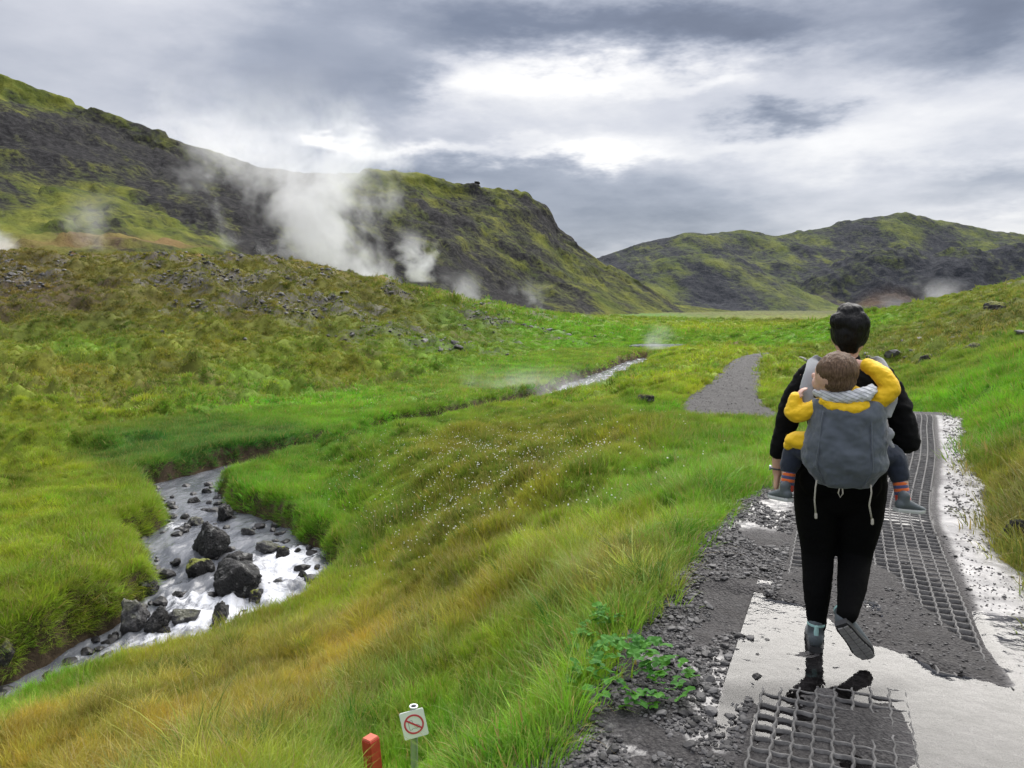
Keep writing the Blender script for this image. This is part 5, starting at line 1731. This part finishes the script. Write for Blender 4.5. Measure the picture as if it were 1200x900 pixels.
# hair: swept up into a knot
B = Body()
B.ball((.014, .005, 1.592), (.086, .100, .100)); B.ball((.030, -.045, 1.625), (.068, .062, .068)); B.ball((.012, -.03, 1.678), (.060, .056, .046)); B.ball((-.03, -.05, 1.64), (.045, .05, .045))
B.loft([(.014, -.05, 1.58), (.014, -.045, 1.54), (.014, -.03, 1.508)], [.072, .060, .040], [.05, .042, .03], fixed=(0, 0, 1))
B.fuse('hair', .006, 3, m_hair, woman, lambda c: .007 * fbm(c[:, 0] * 26, c[:, 1] * 26, c[:, 2] * 14, 4))

def shoe(parent, M, scale=1.0, upper=m_shoe, sole=m_sole, trim=m_mint, tread=True, name='shoe'):
    """origin at the heel's ground contact, toe along +y"""
    root = empty(name)
    root.parent = parent
    root.matrix_local = M
    s = scale
    B = Body()
    B.loft([(0, .018 * s, .055 * s), (0, .07 * s, .062 * s), (0, .13 * s, .052 * s), (0, .19 * s, .040 * s), (0, .235 * s, .034 * s)],
           [.036 * s, .040 * s, .043 * s, .046 * s, .036 * s], [.040 * s, .046 * s, .036 * s, .026 * s, .020 * s], ref=(0, 0, 1))
    B.loft([(0, .052 * s, .06 * s), (0, .048 * s, .10 * s), (0, .046 * s, .125 * s)], [.041 * s, .040 * s, .043 * s], [.048 * s, .046 * s, .047 * s], fixed=(0, 0, 1))
    up = B.fuse('upper', .005 * s if s > .7 else .0035, 3, upper, root)
    out = []
    prof = [(-.012, .028), (.02, .036), (.07, .036), (.12, .039), (.17, .047), (.21, .044), (.245, .03), (.262, .012)]
    pts = [(hw_ * s, y_ * s) for y_, hw_ in prof] + [(-hw_ * s, y_ * s) for y_, hw_ in prof[::-1]]
    n = len(pts)
    rock_ = lambda y_: .012 * s * max(0, (y_ / s - .18) / .08) ** 1.6
    V = [(x, y, rock_(y)) for x, y in pts] + [(x * 1.05, y, .016 * s + rock_(y)) for x, y in pts] + [(x * .98, y, .028 * s + rock_(y)) for x, y in pts]
    Fc = [tuple(range(n))[::-1], tuple(range(2 * n, 3 * n))]
    for k_ in range(2):
        Fc += [(k_ * n + i, k_ * n + (i + 1) % n, (k_ + 1) * n + (i + 1) % n, (k_ + 1) * n + i) for i in range(n)]
    so_ = link('sole', mesh_pd('sole', V, Fc), sole, root, False)
    if tread:
        V, Fc = [], []
        for y_ in np.arange(.005, .245, .024):
            hw_ = np.interp(y_, [q[0] for q in prof], [q[1] for q in prof]) - .008
            for sx in (-1, 1):
                b0 = len(V)
                x0_, x1_ = sx * .004, sx * hw_
                zb = rock_(y_ * s)
                V += [(a_ * s, (y_ + dy_) * s, zb + zz_) for zz_ in (-.006 * s, .002) for a_, dy_ in ((x0_ * .5, .003), (x1_, 0), (x1_, .018), (x0_ * .5, .021))]
                Fc += [(b0, b0 + 1, b0 + 2, b0 + 3), (b0, b0 + 4, b0 + 5, b0 + 1), (b0 + 1, b0 + 5, b0 + 6, b0 + 2), (b0 + 2, b0 + 6, b0 + 7, b0 + 3), (b0 + 3, b0 + 7, b0 + 4, b0)]
        link('tread', mesh_pd('tread', V, Fc), m_lug, so_, False)
    if trim is not None:
        B = Body()
        B.loft([(0, .046 * s, .122 * s), (0, .045 * s, .134 * s)], [.044 * s, .043 * s], [.047 * s, .046 * s], fixed=(0, 0, 1), round_ends=False)
        link('collar', mesh_pd('collar', B.V, B.F), trim, up)
        B = Body()
        B.loft([(0, -.002 * s, .07 * s), (0, -.001 * s, .10 * s), (0, .002 * s, .128 * s)], [.010 * s, .012 * s, .009 * s], [.005 * s] * 3, ref=(0, 1, 0))
        link('heel_tab', mesh_pd('heel_tab', B.V, B.F), trim, up)
    return root
shoe(woman, ML)
shoe(woman, MR_)
# wrist watch on the bare forearm
an = np.linspace(0, 2 * np.pi, 25)
wb = np.array(FORL[-1]) + np.array([0, -.002, .02])
wt_o = tube('wristwatch', np.stack([wb[0] + .031 * np.cos(an), wb[1] + .029 * np.sin(an), wb[2] + 0 * an], -1), .005, m_watch, woman, 8, False)
Bw = Body().loft([(wb[0] - .031, wb[1], wb[2]), (wb[0] - .040, wb[1], wb[2])], [.013, .013], n=14, round_ends=False)
link('dial', mesh_pd('dial', Bw.V, Bw.F), m_galv, wt_o)

# ---------------- toddler on her back
tod = empty('person', (WX_, WY_, .006), R(-24))
tod.scale = (WSC, WSC, WSC)
tag(tod, 'brown haired toddler in yellow jacket riding in the grey back carrier', 'person')
TH, TR = (-.042, -.255, 1.405), (.084, .092, .094)
B = Body()
B.ball(TH, TR)
fx = np.array([-.6, .5, 0.])
B.ball((TH[0] - .035, TH[1] + .03, TH[2] - .045), (.060, .060, .050))
B.ball((TH[0] - .088, TH[1] + .055, TH[2] - .015), (.012, .012, .014), 10)
B.ball((TH[0] + .030, TH[1] - .075, TH[2] - .03), (.018, .012, .026), 12)
B.ball((TH[0] - .045, TH[1] + .085, TH[2] - .03), (.018, .012, .026), 12)
B.loft([(-.03, -.235, 1.34), (-.01, -.225, 1.27)], [.05, .055])
B.loft([(.01, -.215, 1.27), (.015, -.215, 1.15), (.015, -.215, 1.02)], [.11, .115, .125], [.075, .08, .085], fixed=(0, 0, 1))
TLEG = {-1: [(-.07, -.20, 1.02), (-.185, -.13, 1.03), (-.222, -.125, .95), (-.232, -.145, .845)], 1: [(.10, -.20, 1.02), (.205, -.13, 1.03), (.245, -.125, .95), (.268, -.145, .85)]}
TARM = {-1: [(-.105, -.215, 1.25), (-.175, -.225, 1.215), (-.212, -.215, 1.215), (-.205, -.205, 1.275)], 1: [(.125, -.215, 1.285), (.185, -.215, 1.335), (.155, -.20, 1.40), (.095, -.175, 1.44)]}
for s in (-1, 1):
    B.loft(TLEG[s], [.05, .042, .036, .024])
    B.loft(TARM[s], [.034, .03, .026, .02])
hand(B, TARM[-1][-1], (.45, .0, .8), (.5, .3, -.3), -1, .085, .5)
hand(B, TARM[1][-1], (-.85, .3, .25), (0, .8, -.3), 1, .085, .5)
B.loft([TLEG[-1][-1], (-.238, -.14, .81), (-.262, -.12, .80)], [.022, .024, .022]); B.loft([TLEG[1][-1], (.272, -.14, .815), (.30, -.125, .80)], [.022, .024, .022])
b_t = B.fuse('body', .0055, 3, m_skin2, tod)
for dz_ in (0, .05):
    e_ = Body().ball((TH[0] - .066 + dz_ * .9, TH[1] + .05 + dz_ * .55, TH[2] - .004), .008, 10)
    link('eye', mesh_pd('eye', e_.V, e_.F), m_sole, b_t)
B = Body()
B.ball((TH[0] + .012, TH[1] - .012, TH[2] + .016), (.090, .096, .088)); B.ball((TH[0] + .02, TH[1] - .035, TH[2] - .028), (.072, .062, .055))
B.fuse('hair', .005, 3, m_hair2, tod, lambda c: .004 * fbm(c[:, 0] * 40, c[:, 1] * 40, c[:, 2] * 14, 3))
B = Body()
B.loft([(.0, -.215, 1.305), (.01, -.215, 1.26), (.015, -.215, 1.15), (.015, -.215, 1.0)], [.085, .125, .13, .14], [.07, .09, .095, .10], fixed=(0, 0, 1))
B.loft(TARM[-1], [.040, .040, .040, .033]); B.loft(TARM[1], [.046, .045, .042, .033])
B.loft([(-.10, -.19, 1.07), (-.20, -.165, 1.075), (-.225, -.15, 1.05)], [.05, .045, .03])
# hood lying crumpled below the head
B.loft([(-.085, -.275, 1.278), (-.03, -.312, 1.262), (.04, -.318, 1.258), (.09, -.29, 1.272)], [.018, .026, .028, .02], [.018, .022, .024, .018])
B.ball((.05, -.285, 1.285), (.055, .04, .03)); B.ball((-.05, -.275, 1.288), (.05, .04, .026))
B.fuse('jacket', .005, 2, m_yel, tod, lambda c: .005 * fbm(c[:, 0] * 16, c[:, 1] * 16, c[:, 2] * 26, 3) - .003 * np.abs(fbm(c[:, 0] * 45, c[:, 1] * 45, c[:, 2] * 60, 2)))
B = Body()
B.loft([(-.118, -.245, 1.318), (-.06, -.298, 1.308), (.02, -.312, 1.306), (.085, -.292, 1.322), (.118, -.25, 1.345)], [.014, .026, .030, .034, .022], [.012, .02, .024, .026, .018])
B.fuse('hood_lining', .005, 2, m_liner, tod, lambda c: .007 * fbm(c[:, 0] * 34, c[:, 1] * 30, c[:, 2] * 60, 3))
B = Body()
B.loft([(-.05, -.20, 1.0), (.015, -.20, .99), (.08, -.20, 1.0)], [.09, .10, .09])
for s in (-1, 1):
    L_ = TLEG[s]
    B.loft([L_[0], L_[1], L_[2], tuple(np.array(L_[2]) * .88 + np.array(L_[3]) * .12)], [.062, .056, .047, .042])
B.fuse('trousers', .006, 3, m_navy, tod, lambda c: .004 * fbm(c[:, 0] * 22, c[:, 1] * 22, c[:, 2] * 26, 3))
# striped socks: bands of orange, navy and blue
m_or = cloth('orange_knit', (.62, .13, .03), .9, .3)
m_re = cloth('red_knit', (.60, .055, .025), .9, .3)
m_bl = cloth('slate_blue_knit', (.06, .07, .16), .9, .3)
for s in (-1, 1):
    L_ = TLEG[s]
    a0, a1 = np.array(L_[2]) * .88 + np.array(L_[3]) * .12, np.array(L_[3]) + np.array([0, 0, -.022])
    sock = empty('sock'); sock.parent = tod
    bands = [m_or, m_bl, m_or, m_bl, m_or, m_bl, m_re, m_re]
    for i, mb in enumerate(bands):
        t0, t1 = i / len(bands), (i + 1) / len(bands)
        B = Body().loft([a0 + (a1 - a0) * t0, a0 + (a1 - a0) * (t0 * .5 + t1 * .5), a0 + (a1 - a0) * t1], [.0315, .0325, .0315], round_ends=False, n=20)
        link('stripe', mesh_pd('stripe', B.V, B.F), mb, sock)
Mt = Matrix.Translation((-.214, -.195, .782)) @ Matrix.Rotation(R(42), 4, 'Z') @ Matrix.Rotation(R(-6), 4, 'X')
shoe(tod, Mt, .58, m_shoe, m_lsole, None, False)
Mt = Matrix.Translation((.240, -.195, .788)) @ Matrix.Rotation(R(-52), 4, 'Z') @ Matrix.Rotation(R(-8), 4, 'X')
shoe(tod, Mt, .58, m_shoe, m_lsole, None, False)

# ---------------- the carrier
car = empty('baby_carrier', (WX_, WY_, .006), R(-24))
car.scale = (WSC, WSC, WSC)
tag(car, 'slate grey soft baby carrier strapped on the back of the walking woman', 'baby carrier')
def wr_car(c):
    fold = np.sin((c[:, 0] * 10 + c[:, 2] * 26) + 2.5 * fbm(c[:, 0] * 6, c[:, 1] * 6, c[:, 2] * 6, 2))
    return .009 * fbm(c[:, 0] * 11, c[:, 1] * 9, c[:, 2] * 13, 3) + .005 * fold * sstep(1.0, 1.1, c[:, 2]) + .003 * np.abs(fbm(c[:, 0] * 25, c[:, 1] * 20, c[:, 2] * 22, 2))
B = Body()
CS = [(1.282, -.205, .140, .116), (1.245, -.205, .160, .126), (1.18, -.205, .168, .132), (1.10, -.205, .172, .136), (1.03, -.20, .184, .140), (.985, -.195, .186, .136), (.945, -.19, .160, .124), (.91, -.185, .132, .112), (.888, -.18, .118, .10)]
B.loft([(.016, c_[1], c_[0]) for c_ in CS], [c_[2] for c_ in CS], [c_[3] for c_ in CS], fixed=(0, 0, -1), n=40, round_ends=False)
pan = B.fuse('panel', .0065, 3, m_carr, car, wr_car)
for s in (-1, 1):
    B = Body()
    B.loft([(.016 + s * .155, -.215, 1.225), (.016 + s * .176, -.165, 1.31), (.01 + s * .150, -.10, 1.40), (.0 + s * .132, -.01, 1.445), (s * .125, .085, 1.39), (s * .13, .125, 1.27)], [.030, .033, .036, .036, .034, .030], [.010, .012, .015, .015, .014, .012], ref=(0, 1, .2))
    B.fuse('shoulder_strap', .005, 3, m_strap, car)
    # seams piped down the panel
    zz = np.linspace(1.24, .90, 14)
    ry_ = np.interp(-zz, [-c_[0] for c_ in CS], [c_[3] for c_ in CS]); rx_ = np.interp(-zz, [-c_[0] for c_ in CS], [c_[2] for c_ in CS]); yc_ = np.interp(-zz, [-c_[0] for c_ in CS], [c_[1] for c_ in CS])
    fx_ = .60
    tube('seam', np.stack([.016 + s * fx_ * rx_ * np.linspace(1.0, 1.05, 14), yc_ - ry_ * math.sqrt(1 - fx_ ** 2) - .003, zz], -1), .0035, m_carr, pan, 8)
    xs = .016 + s * .112
    cdr = tube('drawcord', [(xs, -.268, .915), (xs + s * .004, -.272, .88), (xs + s * .002 - .004, -.262, .82), (xs + s * .006 + .008, -.25, .745)], .0036, m_cord, car, 8)
    Bt = Body().loft([(xs + s * .006 + .008, -.25, .752), (xs + s * .006 + .009, -.249, .733)], [.006, .0065], n=10)
    link('toggle', mesh_pd('toggle', Bt.V, Bt.F), m_cord, cdr)
tube('loop', [(.004, -.275, .90), (-.004, -.274, .865), (.006, -.27, .845), (.016, -.274, .865), (.012, -.275, .90)], .003, m_cord, car, 8)
tube('waist_belt', [(.22 * math.cos(t), -.005 + .155 * math.sin(t), .965) for t in np.linspace(0, 2 * math.pi, 33)], .012, m_carr, car, 10, False)
B = Body().loft([(.185, -.25, 1.17), (.20, -.265, 1.15), (.192, -.26, 1.12), (.21, -.262, 1.09)], [.012, .014, .012, .008], [.004] * 4)
B.fuse('side_webbing', .004, 1, m_strap, car)
# ------------------------------------------------------------------ steam
def steam_mat(name, dens, lean, r0, r1, nscale, seed, gap=0.0, pw=1.3, topfade=.45, lean2=0.0):
    m = bpy.data.materials.new(name)
    m.use_nodes = True
    nt = m.node_tree
    nt.nodes.clear()
    nb = NB(nt)
    co = nb.new('ShaderNodeTexCoord').outputs['Object']
    pos = nb.new('ShaderNodeNewGeometry').outputs['Position']
    x, y, z = nb.sep(co)
    h = nb.m('MAXIMUM', z, 0.0)
    cx_ = nb.m('ADD', nb.m('MULTIPLY', nb.m('POWER', h, pw), lean), nb.m('MULTIPLY', nb.m('SINE', nb.m('MULTIPLY', h, 5.0)), lean2))
    rr_ = nb.m('MULTIPLY_ADD', nb.m('POWER', h, .75), r1 - r0, r0)
    ax = nb.m('DIVIDE', nb.m('SUBTRACT', x, cx_), rr_)
    ay = nb.m('DIVIDE', y, rr_)
    dist = nb.m('SQRT', nb.m('ADD', nb.m('MULTIPLY', ax, ax), nb.m('MULTIPLY', ay, ay)))
    nz1 = nb.noise(nb.vm('ADD', pos, (seed * 7.1, seed * 3.3, -seed)), nscale, 5, .66, dist=.25)
    q = nb.m('ADD', nb.m('SUBTRACT', 1.0, dist), nb.m('MULTIPLY', nb.m('SUBTRACT', nz1, .5), 4.6))
    q = nb.mr(q, gap, gap + .9)
    f1 = nb.mr(h, topfade, 1.0, 1.0, 0.0)
    f2 = nb.mr(z, 0.0, .05)
    side = nb.mr(nb.m('MAXIMUM', nb.m('ABSOLUTE', x), nb.m('ABSOLUTE', y)), .8, 1.0, 1.0, 0.0)
    d_ = nb.m('MULTIPLY', nb.m('MULTIPLY', nb.m('MULTIPLY', q, f1), nb.m('MULTIPLY', f2, side)), dens)
    v = nb.new('ShaderNodeVolumePrincipled')
    v.inputs['Color'].default_value = (.965, .97, .985, 1)
    v.inputs['Anisotropy'].default_value = 0.0
    nb.put(v.inputs['Density'], d_)
    ou = nb.new('ShaderNodeOutputMaterial')
    nt.links.new(v.outputs[0], ou.inputs['Volume'])
    return m

def steam(px, py, d, wpx, hpx, depth, label, dens, lean, r0, r1, nscale, seed, **kw):
    b = pix(px, py, d)
    wx_, hz_ = wpx * d / F * .5, hpx * d / F
    bm = bmesh.new()
    bmesh.ops.create_cube(bm, size=2)
    for v in bm.verts:
        v.co.z = (v.co.z + 1) * .5
    me = bpy.data.meshes.new('steam_plume'); bm.to_mesh(me); bm.free()
    o = link('steam_plume', me, steam_mat('steam_%d' % seed, dens, lean, r0, r1, nscale, seed, **kw), None, False)
    o.location = tuple(float(q) for q in b)
    o.scale = (wx_, depth, hz_)
    return tag(o, label, kind='stuff')

steam(450, 345, 118, 620, 270, 15, 'big white steam plume rising from behind the mound', .27, -.52, .17, .54, .075, 1, gap=.03, topfade=.08, pw=.65)
steam(492, 332, 112, 110, 70, 4, 'small ragged steam puff beside the big plume', .34, -.2, .30, .6, .20, 2, gap=.15, topfade=.3)
steam(-10, 305, 108, 200, 90, 6, 'low steam cloud drifting below the ridge at the left', .22, -.35, .3, .6, .12, 3, gap=.1, topfade=.2)
steam(112, 300, 112, 90, 80, 5, 'thin veil of steam on the green lower slope', .05, .1, .4, .7, .12, 4, gap=.0)
steam(553, 358, 100, 90, 44, 3, 'thin steam at the right foot of the mound', .2, -.3, .4, .8, .22, 5, gap=.1, topfade=.2)
steam(630, 386, 100, 80, 66, 3, 'wispy steam column in front of the ridge foot', .26, -.2, .25, .7, .25, 6, gap=.2, topfade=.2)
steam(688, 390, 110, 60, 46, 3, 'faint steam wisp on the valley floor below the ridge', .09, -.2, .3, .7, .25, 7, gap=.15, topfade=.2)
steam(778, 424, 50, 80, 50, 1.8, 'steam lifting off the pale hot pool', .36, -.25, .45, .8, .45, 8, gap=.1, topfade=.15)
steam(630, 484, 30.5, 230, 62, 1.8, 'low steam over the white upper stream', .34, -.2, .6, .9, .7, 9, gap=.1, topfade=.15)
steam(1115, 362, 420, 130, 40, 22, 'distant steam rising before the dark cliffs', .030, -.3, .35, .7, .05, 10, gap=.15, topfade=.2)
steam(1050, 366, 420, 70, 26, 18, 'distant low steam on the brown ground below the cliffs', .012, -.2, .4, .7, .05, 11, gap=.15, topfade=.2)
